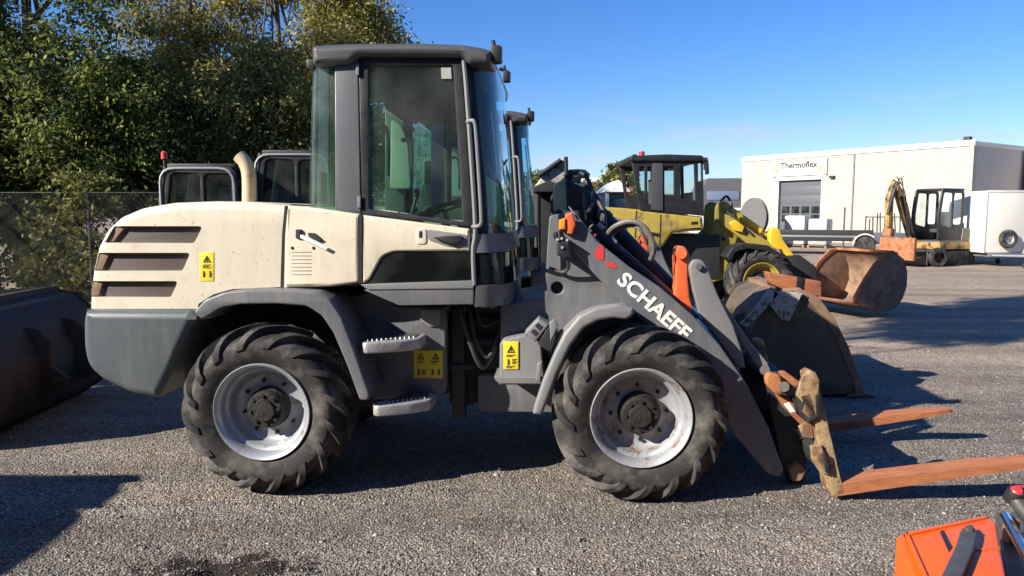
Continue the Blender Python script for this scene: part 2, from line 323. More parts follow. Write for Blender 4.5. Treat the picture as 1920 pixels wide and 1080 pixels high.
def wheel(par, c, far=False, rimmat='rim', Rt=.508, Rr=.283, Wd=.40, rimcol=None, spin=0, tm='rubber', seg=72):
    w = bpy.data.objects.new('wheel', None); C.objects.link(w); w.parent = par; w.location = c; w.empty_display_size = .1
    w.rotation_euler = (0, spin, PI if far else 0)
    mk('tyre', tyre_parts(Rt, Rr, Wd, seg=seg), M[tm], w)
    k = Rr / .283
    pr = [(.272, .075), (.285, .040), (.289, .022), (.284, .014), (.274, .018), (.262, .034), (.252, .050), (.246, .085), (.232, .092), (.222, .110), (.214, .150), (.190, .168), (.150, .172), (.110, .165), (.092, .160), (.02, .160)]
    rim = [LA([(r * k, a) for r, a in pr], (0, 0, 0), seg)]
    mk('rim', rim, M[rimmat], w, 50)
    hub = [LA([(.124 * k, .168), (.122 * k, .125), (.112 * k, .115), (.108 * k, .08), (.100 * k, .070), (.068 * k, .068), (.060 * k, .048), (.002, .044)], (0, 0, 0), 28)]
    for i in range(8):
        a = 2 * PI * i / 8 + .2; hub.append(CY((.085 * k * math.cos(a), .056, .085 * k * math.sin(a)), (.085 * k * math.cos(a), .09, .085 * k * math.sin(a)), .011, 6))
    mk('hub', hub, M['hub'], w)
    bl = []
    for i in range(8):
        a = 2 * PI * (i + .4) / 8; x, z = .162 * k * math.cos(a), .162 * k * math.sin(a); bl.append(CY((x, .150, z), (x, .18, z), .011, 6))
    mk('wheel_nuts', bl, M['hub'], w)
    mk('valve', [T([(.19 * k, .17, -.12 * k), (.20 * k, .12, -.13 * k), (.215 * k, .10, -.10 * k)], .007, 6)], M['black'], w)
    return w
# ------------------------------------------------------------------ main loader
def at(px, py, ly, F=FM):
    return F.at(px, py, ly)
def build_main():
    L = thing('wheel_loader', 'cream and grey wheel loader with tall glass cab, nearest machine, standing side-on in the sun', 'wheel loader', FM)
    HY, HF = .19, 1.56
    # --- bodywork
    hood_pts = [(163, 600), (165, 545), (170, 505), (180, 462), (197, 430), (222, 407), (262, 390), (320, 380), (400, 377), (470, 378), (556, 387), (556, 430), (550, 562), (470, 562), (430, 566), (400, 585), (385, 600)]
    hood = mk('hood', [P(hood_pts, HY, HF, .055, r=5, bres=5)], M['cream'], L, 50)
    gr = [[(212, 424), (380, 424, 8), (364, 456, 6), (195, 455)], [(183, 474), (357, 474, 8), (342, 508, 6), (174, 508)], [(171, 527), (334, 527, 8), (320, 558, 6), (168, 557)]]
    cut(hood, [P(g, HY - .1, HY + .06, 0, tp=HY, r=2) for g in gr])
    for g in gr: mk('grille', [P(g, HY + .035, HY + .05, .002, tp=HY, r=2), P([(g[0][0]-1, g[0][1]), (g[0][0] + 22, g[0][1]), (g[3][0] + 18, g[3][1]), (g[3][0]-1, g[3][1])], HY + .025, HY + .036, .002, tp=HY)], M['grille'], L)
    for g in gr: mk('grille_end', [P([(g[0][0] + 1, g[0][1] + 3), (g[0][0] + 18, g[0][1] + 3), (g[3][0] + 14, g[3][1] - 2), (g[3][0] + 1, g[3][1] - 2)], HY + .018, HY + .026, .002, tp=HY)], M['rustl'], L)
    mk('seam_backing', [P([(500, 392), (700, 406), (700, 528), (500, 534)], HY + .05, HF - .05, 0, tp=HY)], M['seam'], L)
    mk('panel_seam', [P([(534, 386), (538, 386), (533, 440), (531, 541), (526, 541), (529, 440)], HY - .003, HY + .03, 0, tp=HY), P([(674, 402), (679, 403), (679, 531), (674, 532)], HY - .003, HY + .02, 0, tp=HY), BX((at(536, 385, HY).x, .875, at(536, 384, HY).z + .0), (.012, 1.2, .008), 0)], M['seam'], L)
    mk('service_panel', [P([(538, 385), (600, 391), (674, 401), (674, 531, 6), (620, 538), (531, 540), (533, 440)], HY - .006, HF, .022, r=2, bres=4)], M['cream'], L, 50)
    mk('vent', [P([(540, 461), (592, 461), (592, 500), (588, 526), (544, 526), (540, 500)], HY - .004, HY + .02, .003, tp=HY, r=5)] , M['cream'], L)
    mk('vent_slat', [P([(547, 472 + i * 7), (585, 472 + i * 7), (585, 473.6 + i * 7), (547, 473.6 + i * 7)], HY - .007, HY, .001, tp=HY) for i in range(7)], M['greyl'], L)
    mk('vent_bolt', [CY(at(x, 465, HY - .01), at(x, 465, HY + .01), .009, 8) for x in (548, 588)], M['black'], L)
    lt = mk('latch', [P([(556, 430), (567, 430), (567, 447), (556, 447)], HY - .02, HY, .004, tp=HY, r=2), P([(578, 436), (592, 437), (608, 451), (600, 454), (580, 444)], HY - .018, HY, .004, tp=HY, r=3)], M['black'], L)
    mk('latch_lever', [P([(566, 440), (570, 440), (618, 464), (614, 469), (566, 446)], HY - .03, HY - .02, .002, tp=HY, r=1)], M['white'], L)
    mk('counterweight', [P([(156, 582, 6), (376, 583), (356, 612), (336, 655), (315, 705), (294, 748, 6), (240, 738), (190, 714), (160, 688, 24), (153, 650), (152, 605)], .12, 1.63, .05, r=8, bres=5)], M['counter'], L, 50)
    mk('seam_strip', [P([(163, 579), (366, 579), (366, 592), (163, 592)], HY - .004, HF, 0, tp=HY), P([(372, 570), (400, 552), (435, 542), (526, 538), (526, 560), (440, 560), (372, 590)], HY - .004, HY + .02, 0, tp=HY)], M['seam'], L)
    st = mk('warning_sticker', [P([(375, 473), (401, 473), (401, 527), (375, 527)], HY - .003, HY + .01, .001, tp=HY)], M['yellowstk'], L)
    def symb(x, y, k, l, f=.003):
        tri = P([(x - k, y + k * .8), (x + k, y + k * .8), (x, y - k)], l - f, l, 0, tp=l, holes=[[(x - k * .62, y + k * .58), (x + k * .62, y + k * .58), (x, y - k * .55)]])
        return [tri, P([(x - k * .12, y - k * .25), (x + k * .12, y - k * .25), (x + k * .12, y + k * .42), (x - k * .12, y + k * .42)], l - f, l, 0, tp=l)]
    def lines(x, y, w, n, l, f=.003): return [P([(x, y + i * 2.6), (x + w * (1 - .3 * (i % 2)), y + i * 2.6), (x + w * (1 - .3 * (i % 2)), y + i * 2.6 + 1.1), (x, y + i * 2.6 + 1.1)], l - f, l, 0, tp=l) for i in range(n)]
    def fig(x, y, l, f=.003): return [P([(x - 1.3, y - 6, 1), (x + 1.3, y - 6, 1), (x + 1.3, y - 3.4, 1), (x - 1.3, y - 3.4, 1)], l - f, l, 0, tp=l), P([(x - 1.6, y - 3), (x + 1.6, y - 3), (x + 3.2, y + 1), (x + 1.2, y + .4), (x + 1.8, y + 5), (x - 1.8, y + 5), (x - 1, y + .6)], l - f, l, 0, tp=l)]
    mk('sticker_symbol', symb(388, 486, 7, HY - .003) + lines(380, 496, 15, 3, HY - .003) + fig(382, 514, HY - .003) + fig(394, 514, HY - .003), M['sticker_ink'], st)
    # --- rear fender
    fo = [(362, 586), (384, 562), (420, 548), (470, 543), (540, 544), (590, 548), (618, 562), (640, 595), (665, 660), (692, 738), (691, 751), (674, 751), (652, 690), (625, 625), (603, 592), (575, 574), (520, 570), (450, 571), (415, 577), (395, 590), (378, 600)]
    mk('fender', [P(fo, .06, .42, .012, r=6)], M['grey'], L, 45)
    # wheel well + chassis
    e = at(300, 600, .45); f = at(840, 600, .45)
    mk('wheel_well', [P([(300, 560), (395, 560), (640, 566), (730, 700), (700, 770), (590, 690), (400, 690), (300, 745)], .44, .50, .005), P([(390, 545), (620, 548), (640, 580), (380, 585)], .44, 1.3, .005, tp=.2)], M['dark'], L)
    mk('chassis', [BM_(-2.0, -.42, .55, 1.2, .5, .95), BM_(-.36, .9, .62, 1.13, .42, .98), CY((-.39, .875, .36), (-.39, .875, 1.02), .09), BM_(-1.72, -1.45, .3, 1.45, .42, .62, .04), BM_(.52, .82, .3, 1.45, .42, .62, .04)], M['dark'], L)
    # --- step side panel
    mk('tank_panel', [P([(640, 560), (700, 545), (745, 575), (832, 577), (836, 600), (836, 735), (800, 748), (700, 750), (660, 690)], .42, .66, .012, r=5)], M['grey'], L)
    for nm, q in (('step', [(674, 640, 658), (0, 0, 0)]),):
        pass
    def step(x0, y0, x1):
        A = at(x0, y0, .10); B_ = at(x1, y0 - 30, .26); z = A.z; wd = B_.x - A.x
        pl = [(A.x, .125), (A.x + .03, .09), (A.x + wd * .35, .115), (A.x + wd * .7, .17), (B_.x, .25), (B_.x + .01, .44), (A.x + wd * .45, .44), (A.x + wd * .25, .30), (A.x + wd * .05, .20)]
        V, F = prism2([fillet(pl, .03)], 0, .068, .012)
        V = [(x, zz, z - .068 + y) for x, y, zz in V]
        o = mk('step', [(V, F)], M['alu'], L)
        V, F = prism2([fillet([(A.x + wd * .2, .19), (A.x + wd * .4, .17), (A.x + wd * .9, .30), (A.x + wd * .9, .43), (A.x + wd * .5, .43)], .03)], 0, .01, .002)
        mk('tread_plate', [([(x, zz, z - .006 + y) for x, y, zz in V], F)], M['steelg'], o)
        mk('grip_tooth', [CY((A.x + wd * u, yy, z - .004), (A.x + wd * u, yy, z + .012), .009, 6, .005) for u, yy in [(.12 + .075 * i, .135 + .014 * i) for i in range(11)]], M['alu'], o)
    step(674, 642, 788); step(696, 760, 808)
    mk('bracket', [P([(788, 581), (826, 581), (826, 612), (805, 612), (788, 600)], .405, .42, .003, tp=.41)], M['greyl'], L)
    st = mk('warning_sticker', [P([(776, 657), (830, 657), (830, 709), (776, 709)], .414, .43, .001, tp=.42)], M['yellowstk'], L)
    mk('sticker_symbol', symb(789, 668, 7, .414) + symb(817, 668, 7, .414) + lines(782, 677, 14, 2, .414) + lines(808, 677, 16, 2, .414) + fig(785, 698, .414) + lines(791, 694, 9, 4, .414) + fig(811, 698, .414) + fig(823, 698, .414), M['sticker_ink'], st)
    # --- cab lower
    door = mk('door', [P([(679, 403), (880, 429), (880, 471), (738, 471, 10), (716, 480, 8), (703, 504, 8), (692, 525, 8), (679, 531)], HY, HY + .08, .012, r=2)], M['cream'], L)
    mk('lower_door_window', [P([(728, 469), (882, 469), (882, 528), (685, 531), (703, 504), (716, 478)], HY + .012, HY + .02, .002, tp=HY)], M['glassd'], door)
    mk('door_recess', [P([(800, 430), (876, 440), (876, 466), (840, 463), (803, 450)], HY - .003, HY + .01, .002, tp=HY, r=6)], M['greyl'], door)
    mk('door_handle', [P([(812, 445), (840, 442), (866, 441), (868, 452), (845, 458)], HY - .03, HY, .006, tp=HY, r=4)], M['black'], door)
    mk('door_lock', [P([(780, 427), (800, 428), (800, 458), (780, 458)], HY - .006, HY + .005, .004, tp=HY, r=7), ], M['cream'], door)
    mk('keyhole', [P([(786, 433), (792, 433), (792, 446), (786, 446)], HY - .008, HY, .001, tp=HY, r=2)], M['black'], door)
    mk('sill', [P([(677, 533), (888, 526), (888, 541), (690, 543)], HY - .01, HY + .1, .004, tp=HY)], M['greyl'], L)
    # --- cab plan: curved front corner and rear corner
    def plan(pxa, pxb, pya, ly0, ly1, n=7):
        a = at(pxa, pya, ly0); b = at(pxb, pya, 1.3 if pxb > pxa else ly1); out = []
        for i in range(n):
            t = i / (n - 1) * PI / 2; out.append((a.x + (b.x - a.x) * math.sin(t), ly0 + (ly1 - ly0) * (1 - math.cos(t))))
        return out
    def corner(pt, pb, zt, zb, span=True, th=.012):
        A = [Vector((x, y, zb(x) if callable(zb) else zb)) for x, y in pb]; B_ = [Vector((x, y, zt)) for x, y in pt]
        if span:
            A = A + [Vector((p.x, 1.75 - p.y, p.z)) for p in A[::-1]]; B_ = B_ + [Vector((p.x, 1.75 - p.y, p.z)) for p in B_[::-1]]
        return LOFT(A, B_, th)
    z1 = at(960, 436, .45).z; z2 = at(960, 470, .45).z; z3 = at(960, 528, .45).z; z4 = at(960, 566, .45).z; z0 = at(940, 118, .35).z
    pb = plan(884, 966, 436, HY + .01, .52); pt = plan(866, 946, 118, HY + .03, .52); pm = plan(890, 972, 470, HY + .01, .52); pl = plan(892, 975, 528, HY + .01, .5)
    mk('windscreen', [corner(pt, pb, z0, z1)], M['glassw'], L, 60)
    mk('front_panel', [corner(pb, pm, z1 - .003, z2, True, .03)], M['greyl'], L, 60)
    mk('lower_front_window', [corner(pm, pl, z2 - .004, z3)], M['glassd'], L, 60)
    base = [(x, y) for x, y in pl]
    f4 = [(p[0] - .01, p[1] + .01) for p in pl]
    mk('cab_base', [P([(682, 544), (888, 538), (888, 571), (748, 573)], HY - .002, HF, .006, tp=HY), corner(pl, f4, z3, z4, True, .03), BM_(pl[0][0]-.1, pl[-1][0]-.03, .3, 1.45, z4, z4 + .03)], M['grey'], L)
    # dark A pillar frame strips behind glass edge
    mk('windscreen_frame', [LOFT([Vector((pb[i][0], pb[i][1] + .015, z1)) for i in (0, 1, 2)], [Vector((pt[i][0], pt[i][1] + .015, z0)) for i in (0, 1, 2)], .02), LOFT([Vector((pb[i][0], 1.75 - pb[i][1] - .015, z1)) for i in (0, 1, 2)], [Vector((pt[i][0], 1.75 - pt[i][1] - .015, z0)) for i in (0, 1, 2)], .02)], M['black'], L)
    # door window (upper)
    dfo = [(672, 105), (864, 105), (887, 427), (678, 400)]; dfi = [(690, 121, 6), (849, 121, 6), (868, 416, 6), (691, 392, 6)]
    dw = mk('door_frame', [P(dfo, HY + .005, HY + .045, .004, tp=HY, holes=[dfi])], M['black'], L)
    mk('door_window', [P([(682, 112), (856, 112), (877, 421), (684, 396)], HY + .018, HY + .026, 0, tp=HY)], M['glass'], dw)
    mk('window_sticker', [P([(826, 126), (845, 126), (846, 147), (827, 147)], HY + .012, HY + .017, 0, tp=HY)], M['trim'], dw)
    mk('front_pillar', [T([at(868, 104, HY), at(873, 150, HY), at(883, 290, HY), at(891, 425, HY), at(887, 470, HY), at(889, 535, HY)], .013, 8)], M['greyl'], L)
    mk('grab_rail', [T([at(876, 229, HY), at(885, 226, HY - .05), at(891, 236, HY - .06), at(896, 300, HY - .06), at(902, 400, HY - .06), at(900, 422, HY - .05), at(886, 425, HY)], .011, 8)], M['greyl'], L)
    mk('side_pillar', [P([(627, 112), (671, 112), (677, 399), (628, 392)], HY, HY + .1, .008)], M['grey'], L)
    mk('pillar_hinge', [P([(x, y), (x + 6, y), (x + 6, y + 22), (x, y + 22)], HY - .012, HY, .003, tp=HY) for x, y in ((668, 120), (671, 368))], M['greyl'], L)
    # rear glass
    rb_ = plan(628, 584, 388, HY + .02, .42); rt = plan(627, 592, 122, HY + .02, .42)
    zr0 = at(600, 118, .3).z; zr1 = at(600, 392, .3).z
    mk('rear_window', [corner(rt, rb_, zr0, zr1)], M['glassg'], L, 60)
    # far side of cab
    mk('far_door_frame', [P(dfo, HF - .045, HF - .005, .004, tp=HY, holes=[[(690, 170, 6), (766, 170, 6), (770, 380, 6), (691, 385, 6)], [(775, 170, 6), (852, 170, 6), (868, 390, 6), (778, 385, 6)]])], M['interior'], L)
    mk('far_side_window', [P([(682, 112), (858, 112), (880, 420), (684, 396)], HF - .03, HF - .022, 0, tp=HY)], M['glass'], L)
    mk('far_side_pillar', [P([(627, 112), (671, 112), (677, 399), (628, 392)], HF - .1, HF, .008, tp=HY)], M['grey'], L)
    mk('far_cab_wall', [P([(679, 403), (885, 429), (885, 530), (679, 531)], HF - .08, HF, .008, tp=HY)], M['cream'], L)
    # roof
    roof_pts = [(582, 84, 8), (650, 80), (790, 79), (868, 82), (905, 88), (922, 95, 6), (920, 121, 8), (878, 119), (866, 105), (672, 104), (655, 118), (584, 122, 8)]
    mk('roof', [P(roof_pts, .14, 1.61, .04, r=6, bres=4)], M['roof'], L, 50)
    mk('headliner', [P([(600, 112), (900, 114), (900, 119), (600, 119)], .26, 1.5, .002, tp=.2)], M['interior'], L)
    # lamps
    def lamp(px, py, ly, name='work_lamp', s=1.0):
        c = at(px, py, ly); o = mk(name, [BX(c, (.05 * s, .09 * s, .08 * s), .012), CY((c.x - .01, c.y, c.z + .03), (c.x - .02, c.y, c.z + .08), .012, 8)], M['black'], L)
        mk('lamp_lens', [BX((c.x + .027 * s, c.y, c.z), (.008, .075 * s, .065 * s), .003)], M['lamp'], o)
    lamp(931, 103, .22, s=1.15); lamp(950, 144, 1.5)
    mk('lamp_bracket', [T([at(915, 100, .25), at(931, 92, .25), at(940, 100, .25)], .012, 6), T([at(935, 128, 1.45), at(950, 134, 1.5)], .012, 6)], M['steelg'], L)
    mk('rear_lamp', [BX(at(586, 122, .3), (.05, .09, .05), .01), T([at(578, 122, .3), at(600, 118, .3), at(640, 140, .22), at(662, 150, .2)], .008, 6)], M['black'], L)
    # interior
    mk('cab_floor', [BM_(at(600, 500, .3).x, at(940, 500, .3).x, .3, 1.45, z3 - .02, z3 + .03)], M['interior'], L)
    sx = at(735, 400, .8).x
    mk('driver_seat', [BX((sx, .87, 1.42), (.48, .46, .12), .04), BX((sx - .24, .87, 1.74), (.11, .44, .62), .05, Matrix.Rotation(-.12, 3, 'Y')), BX((sx, .87, 1.25), (.34, .36, .25), .02), BX((sx - .3, .87, 2.1), (.07, .24, .16), .03)], M['seat'], L)
    mk('armrest', [BX((sx + .05, .6, 1.62), (.34, .07, .05), .02), BX((sx + .05, 1.14, 1.62), (.34, .07, .05), .02)], M['seat'], L)
    cx = at(858, 400, .85).x
    mk('steering_wheel', [T([(cx - .02, .87, 1.3), (cx - .1, .87, 1.66)], .03, 8), ([(cx - .12 + .02*math.sin(a)+.17*math.cos(a)*.9+ .02*math.cos(b)*math.cos(a), .87 + .19 * math.sin(a) + .02*math.cos(b)*math.sin(a), 1.68 + .17 * math.cos(a)*.3 + .018*math.sin(b)) for a in [2*PI*i/24 for i in range(24)] for b in [2*PI*j/6 for j in range(6)]], [(i*6+j, i*6+(j+1)%6, ((i+1)%24)*6+(j+1)%6, ((i+1)%24)*6+j) for i in range(24) for j in range(6)])], M['black'], L)
    mk('control_lever', [CY((sx + .16, .62, 1.62), (sx + .2, .62, 1.76), .012, 8), LA([(.001, .03), (.022, .02), (.024, -.02), (.001, -.03)], (sx + .2, .62, 1.78), 12, 'z')], M['black'], L)
    mk('inner_rail', [T([at(700, 235, .5), at(722, 238, .5), at(728, 270, .5), at(728, 330, .5)], .012, 8), T([at(752, 262, 1.4), at(768, 262, 1.4), at(772, 290, 1.4), at(770, 330, 1.4)], .014, 8)], M['black'], L)
    mk('dashboard', [BX((cx + .1, .87, 1.42), (.16, .6, .3), .03)], M['interior'], L)
    mk('rear_trim', [P([(702, 205), (722, 215, 15), (738, 255, 10), (744, 350), (700, 350)], 1.40, 1.44, .01, tp=.9, r=8)], M['trim'], L)
    mk('cab_back_wall', [P([(596, 400), (690, 410), (690, 530), (596, 530)], .3, 1.45, .005, tp=.3)], M['interior'], L)
    mk('wiper', [T([at(945, 330, .6), at(935, 250, .5), at(922, 160, .42)], .008, 6), T([at(915, 305, .36), at(928, 330, .4), at(950, 300, .55)], .007, 6), T([at(920, 195, .42), at(930, 290, .42), at(935, 350, .42)], .006, 6)], M['black'], L)
    # exhaust
    ex_ = mk('exhaust', [T([at(467, 385, .62), at(467, 345, .62), at(465, 320, .62), at(458, 303, .62), at(448, 292, .62)], .044, 16)], M['exh'], L)
    # --- articulation and front frame
    mk('articulation_post', [BM_(at(846, 600, .5).x, at(870, 600, .5).x, .5, .62, .35, 1.05), P([(843, 684), (888, 684), (888, 693), (843, 694)], .48, .52, .004)], M['black'], L)
    mk('steering_ram', [CY(at(880, 640, .6), at(950, 640, .6), .035), CY(at(830, 640, .6), at(880, 640, .6), .02)], M['dark'], L)
    mk('hydraulic_hose', [T([at(862, 580, .5), at(880, 640, .45), at(905, 690, .5), at(930, 650, .55)], .014, 8), T([at(880, 580, .55), at(892, 640, .5), at(915, 670, .5), at(938, 620, .55)], .012, 8), T([at(895, 575, .55), at(905, 610, .5), at(935, 600, .55)], .012, 8)], M['hose'], L)
    mk('front_chassis_block', [P([(938, 572), (1020, 560), (1025, 640), (938, 640)], .42, 1.33, .01), BM_(at(900, 700, .7).x, at(1360, 700, .7).x, .55, 1.2, .38, .62, .02)], M['grey'], L)
    mk('front_step_box', [P([(937, 644, 6), (945, 637, 5), (985, 628), (1015, 640), (1022, 722), (936, 722)], .28, .55, .012, r=2), P([(926, 706), (1015, 707), (1015, 720), (936, 720), (928, 712)], .24, .5, .006, r=2)], M['greyl'], L)
    st = mk('warning_sticker', [P([(944, 640), (972, 640), (972, 692), (944, 692)], .273, .29, .001, tp=.28)], M['yellowstk'], L)
    mk('sticker_symbol', symb(958, 655, 7.5, .273) + lines(949, 665, 17, 2, .273) + fig(953, 679, .273) + lines(960, 673, 9, 4, .273) + lines(949, 686, 16, 2, .273), M['sticker_ink'], st)
    bo = mk('valve_housing', [P([(983, 625, 3), (1010, 597, 3), (1030, 608), (1003, 642, 3)], .20, .34, .008)], M['greyl'], L)
    mk('housing_slot', [P([(1003, 611), (1009, 605), (1017, 612), (1011, 619)], .195, .21, 0, tp=.2), P([(995, 622), (1001, 616), (1009, 623), (1003, 630)], .195, .21, 0, tp=.2), P([(1028, 612), (1046, 622), (1033, 662), (1008, 645)], .205, .33, .005)], M['black'], bo)
    # front fender strip
    ff = [(998, 778), (1002, 760), (1018, 712), (1040, 660), (1058, 624), (1085, 592), (1118, 576), (1160, 569), (1190, 578), (1188, 592), (1175, 600), (1150, 597), (1122, 602), (1095, 616), (1070, 650), (1046, 700), (1027, 752), (1016, 780)]
    mk('front_fender', [P(ff, .05, .11, .02, r=5)], M['greyl'], L, 50)
    fs = [(1040, 665), (1060, 628), (1090, 600), (1120, 586), (1180, 580), (1182, 586), (1122, 592), (1096, 605), (1064, 636), (1046, 668)]
    mk('fender_sheet', [P(fs, .11, .42, .004, tp=.08), P([(1030, 605), (1040, 598), (1046, 612), (1032, 640)], .15, .19, .006), P([(1008, 680), (1016, 680), (1014, 715), (1004, 716)], .14, .2, .006)], M['greyl'], L)
    # tower
    TY = .42
    tw = [(1030, 404, 8), (1078, 396, 6), (1108, 436), (1150, 480), (1215, 545), (1300, 640), (1330, 760), (1100, 760), (1020, 660), (1016, 600), (1024, 500)]
    for y0, y1 in ((TY, TY + .05), (1.75 - TY - .05, 1.75 - TY)):
        mk('boom_tower', [P(tw, y0, y1, .008, tp=TY, holes=[[(1045 + 11.5 * math.cos(a), 540 + 11.5 * math.sin(a)) for a in [2 * PI * i / 16 for i in range(16)]]])], M['grey'], L)
    mk('tower_core', [P([(1034, 500), (1130, 500), (1200, 600), (1200, 700), (1024, 700)], TY + .05, 1.28, .004, tp=TY), P([(1036, 345, 8), (1062, 335, 5), (1092, 352), (1112, 400), (1100, 440), (1036, 400)], .62, 1.1, .012, r=4), P([(1036, 395), (1100, 395), (1100, 450), (1036, 450)], .50, 1.26, .005)], M['dark'], L)
    # lift arms
    AY = .33
    arm = [(1052, 428, 8), (1066, 412, 6), (1092, 416), (1120, 452), (1180, 500), (1240, 540), (1300, 592), (1352, 650), (1400, 720), (1440, 800), (1470, 880), (1462, 896, 6), (1440, 890), (1380, 820), (1330, 742), (1270, 660), (1190, 590), (1120, 520), (1070, 466)]
    for y0, y1 in ((AY, AY + .05), (1.75 - AY - .05, 1.75 - AY)):
        mk('lift_arm', [P(arm, y0, y1, .01, tp=AY, r=3)], M['grey'], L)
    mk('arm_cross_tube', [CY(at(1385, 760, AY + .05), at(1385, 760, AY + .05) + Vector((0, 1.0, 0)), .075), P([(1310, 600), (1360, 640), (1400, 720), (1400, 800), (1350, 760)], .6, 1.15, .02, tp=.6)], M['grey'], L)
    tx = TEXT('SCHAEFF', .122, .0015, .0035, 1.0, 'LEFT')
    a = at(1155, 528, AY); b = at(1290, 648, AY); d = Vector((b.x - a.x, 0, b.z - a.z)); wid = max(v[0] for v in tx[0]); sc = d.length * .93 / wid
    ang = math.atan2(d.z, d.x)
    mk('lettering', [([(a.x + math.cos(ang) * x * sc - math.sin(ang) * z, AY - .003 + y, a.z + math.sin(ang) * x * sc + math.cos(ang) * z) for x, y, z in tx[0]], tx[1])], M['white'], L, 0)
    mk('red_emblem', [P([(1113, 478), (1124, 458), (1132, 462), (1132, 488, 3), (1122, 487)], AY - .003, AY + .002, 0, tp=AY), P([(1134, 489), (1150, 492), (1160, 504), (1140, 500)], AY - .003, AY + .002, 0, tp=AY)], M['red'], L)
    # tilt cylinder
    cyA = at(1068, 345, .86); cyB = at(1262, 548, .86)
    o = mk('tilt_cylinder', [CY(cyA, cyB, .062, 24), LA([(.07, -.03), (.07, .03)], cyB, 20), CY(cyA - Vector((0, .1, 0)), cyA + Vector((0, .1, 0)), .05), CY(at(1128, 408, .86), at(1136, 416, .86), .068, 20)], M['black'], L)
    mk('piston_rod', [CY(cyB, at(1325, 612, .86), .028)], M['chrome'], o)
    lc0 = at(1120, 440, .60); lc1 = at(1300, 600, .60)
    o = mk('lift_cylinder', [CY(lc0, lc1, .048, 20), CY(at(1135, 455, .6), at(1141, 461, .6), .056, 20)], M['black'], L)
    mk('piston_rod', [CY(lc1, at(1345, 650, .60), .024)], M['chrome'], o)
    # crank and links
    mk('bell_crank', [P([(1266, 474, 7), (1270, 463, 6), (1284, 461, 6), (1292, 474, 5), (1290, 520), (1294, 560), (1302, 584, 4), (1282, 582), (1262, 556), (1268, 530)], .56, .70, .012, r=3), CY(at(1277, 475, .52), at(1277, 475, .74), .035)], M['orange'], L)
    mk('link_plate', [P([(1292, 500, 10), (1300, 486, 8), (1318, 487, 8), (1328, 505), (1345, 550), (1375, 610), (1392, 660), (1398, 690), (1384, 690), (1345, 635), (1312, 590), (1300, 545)], .50, .56, .01, r=3), P([(1352, 560), (1372, 590), (1405, 640), (1440, 680), (1446, 700), (1430, 702), (1395, 650), (1362, 600)], .60, .66, .008, r=3)], M['greyl'], L)
    mk('link_pin', [CY(at(1310, 500, .48), at(1310, 500, .72), .02), CY(at(1434, 694, .5), at(1434, 694, .75), .03)], M['steelg'], L)
    # indicator + headlamp on the tower
    mk('front_indicator', [P([(1060, 402, 3), (1074, 398, 3), (1080, 420), (1074, 440, 3), (1064, 438)], .28, .36, .01), ], M['orange'], L)
    mk('indicator_lens', [P([(1048, 412, 3), (1061, 408, 3), (1061, 430, 3), (1048, 432, 3)], .27, .34, .01)], M['amber'], L)
    hl = mk('headlamp', [P([(1044, 452, 3), (1068, 449, 3), (1072, 478, 4), (1060, 486, 3), (1044, 478, 3)], .26, .38, .012), P([(1036, 436, 3), (1046, 434, 3), (1048, 448, 3), (1038, 448, 3)], .28, .36, .01)], M['black'], L)
    mk('lamp_bolt', [CY(at(x, y, .25), at(x, y, .3), .009, 8) for x, y in ((1053, 447), (1045, 449), (1063, 450), (1054, 464))], M['alu'], hl)
    mk('headlamp_cable', [T([at(1064, 484, .3), at(1066, 502, .35), at(1054, 510, .38), at(1030, 502, .4)], .011, 8), T([at(1080, 425, .36), at(1092, 450, .34), at(1090, 458, .34), at(1072, 450, .34)], .006, 6), T([at(1067, 388, .4), at(1078, 402, .35), at(1084, 412, .34)], .006, 6)], M['hose'], L)
    mk('hydraulic_line', [T([at(1138, 440, .6), at(1152, 425, .55), at(1180, 415, .5), at(1205, 423, .48), at(1222, 448, .48), at(1226, 470, .5), at(1220, 486, .55)], .016, 8), T([at(1142, 445, .62), at(1158, 431, .57), at(1182, 423, .54), at(1200, 430, .5), at(1212, 455, .52)], .012, 8)], M['hosegrey'], L)
    mk('hose_bundle', [T([at(1060, 332, .8), at(1085, 323, .75), at(1104, 340, .7), at(1112, 375, .65), at(1100, 400, .6)], .014, 8), T([at(1055, 348, .85), at(1100, 350, .7), at(1128, 388, .66), at(1126, 420, .6), at(1108, 440, .6)], .013, 8), T([at(1108, 385, .66), at(1118, 375, .66), at(1132, 400, .62), at(1134, 440, .6)], .013, 8), T([at(1122, 392, .7), at(1120, 405, .66), at(1130, 418, .64), at(1118, 430, .6)], .012, 8)], M['hose'], L)
    mk('hose_fitting', [CY(at(1120, 420, .6), at(1130, 430, .6), .022, 10), CY(at(1146, 448, .58), at(1154, 456, .58), .02, 10)], M['alu'], L)
    mk('quick_hitch', [P([(1436, 704, 8), (1460, 698, 6), (1492, 722), (1500, 780), (1515, 850), (1510, 905, 5), (1480, 908, 5), (1462, 860), (1448, 780)], .42, .48, .01, r=3), P([(1436, 704, 8), (1460, 698, 6), (1492, 722), (1500, 780), (1515, 850), (1510, 905, 5), (1480, 908, 5), (1462, 860), (1448, 780)], 1.1, 1.16, .01, tp=.42, r=3), CY(at(1462, 720, .42), at(1462, 720, .42) + Vector((0, .8, 0)), .04), BM_(at(1470, 880, .42).x, at(1500, 880, .42).x, .42, 1.16, .12, .2)], M['dark'], L)
    # wheels
    cr = at(497, 769, .0); cf = at(1200, 790, .0)
    zr = .500
    xr = at(495, 771, .06).x; xf = at(1201, 790, .06).x
    wheel(L, (xr, 0, zr), spin=.1); wheel(L, (xf, 0, zr), rimmat='rimrust', spin=.25)
    wheel(L, (xr, 1.75, zr), True); wheel(L, (xf, 1.75, zr), True, rimmat='rimrust')
    return L
loader = build_main()

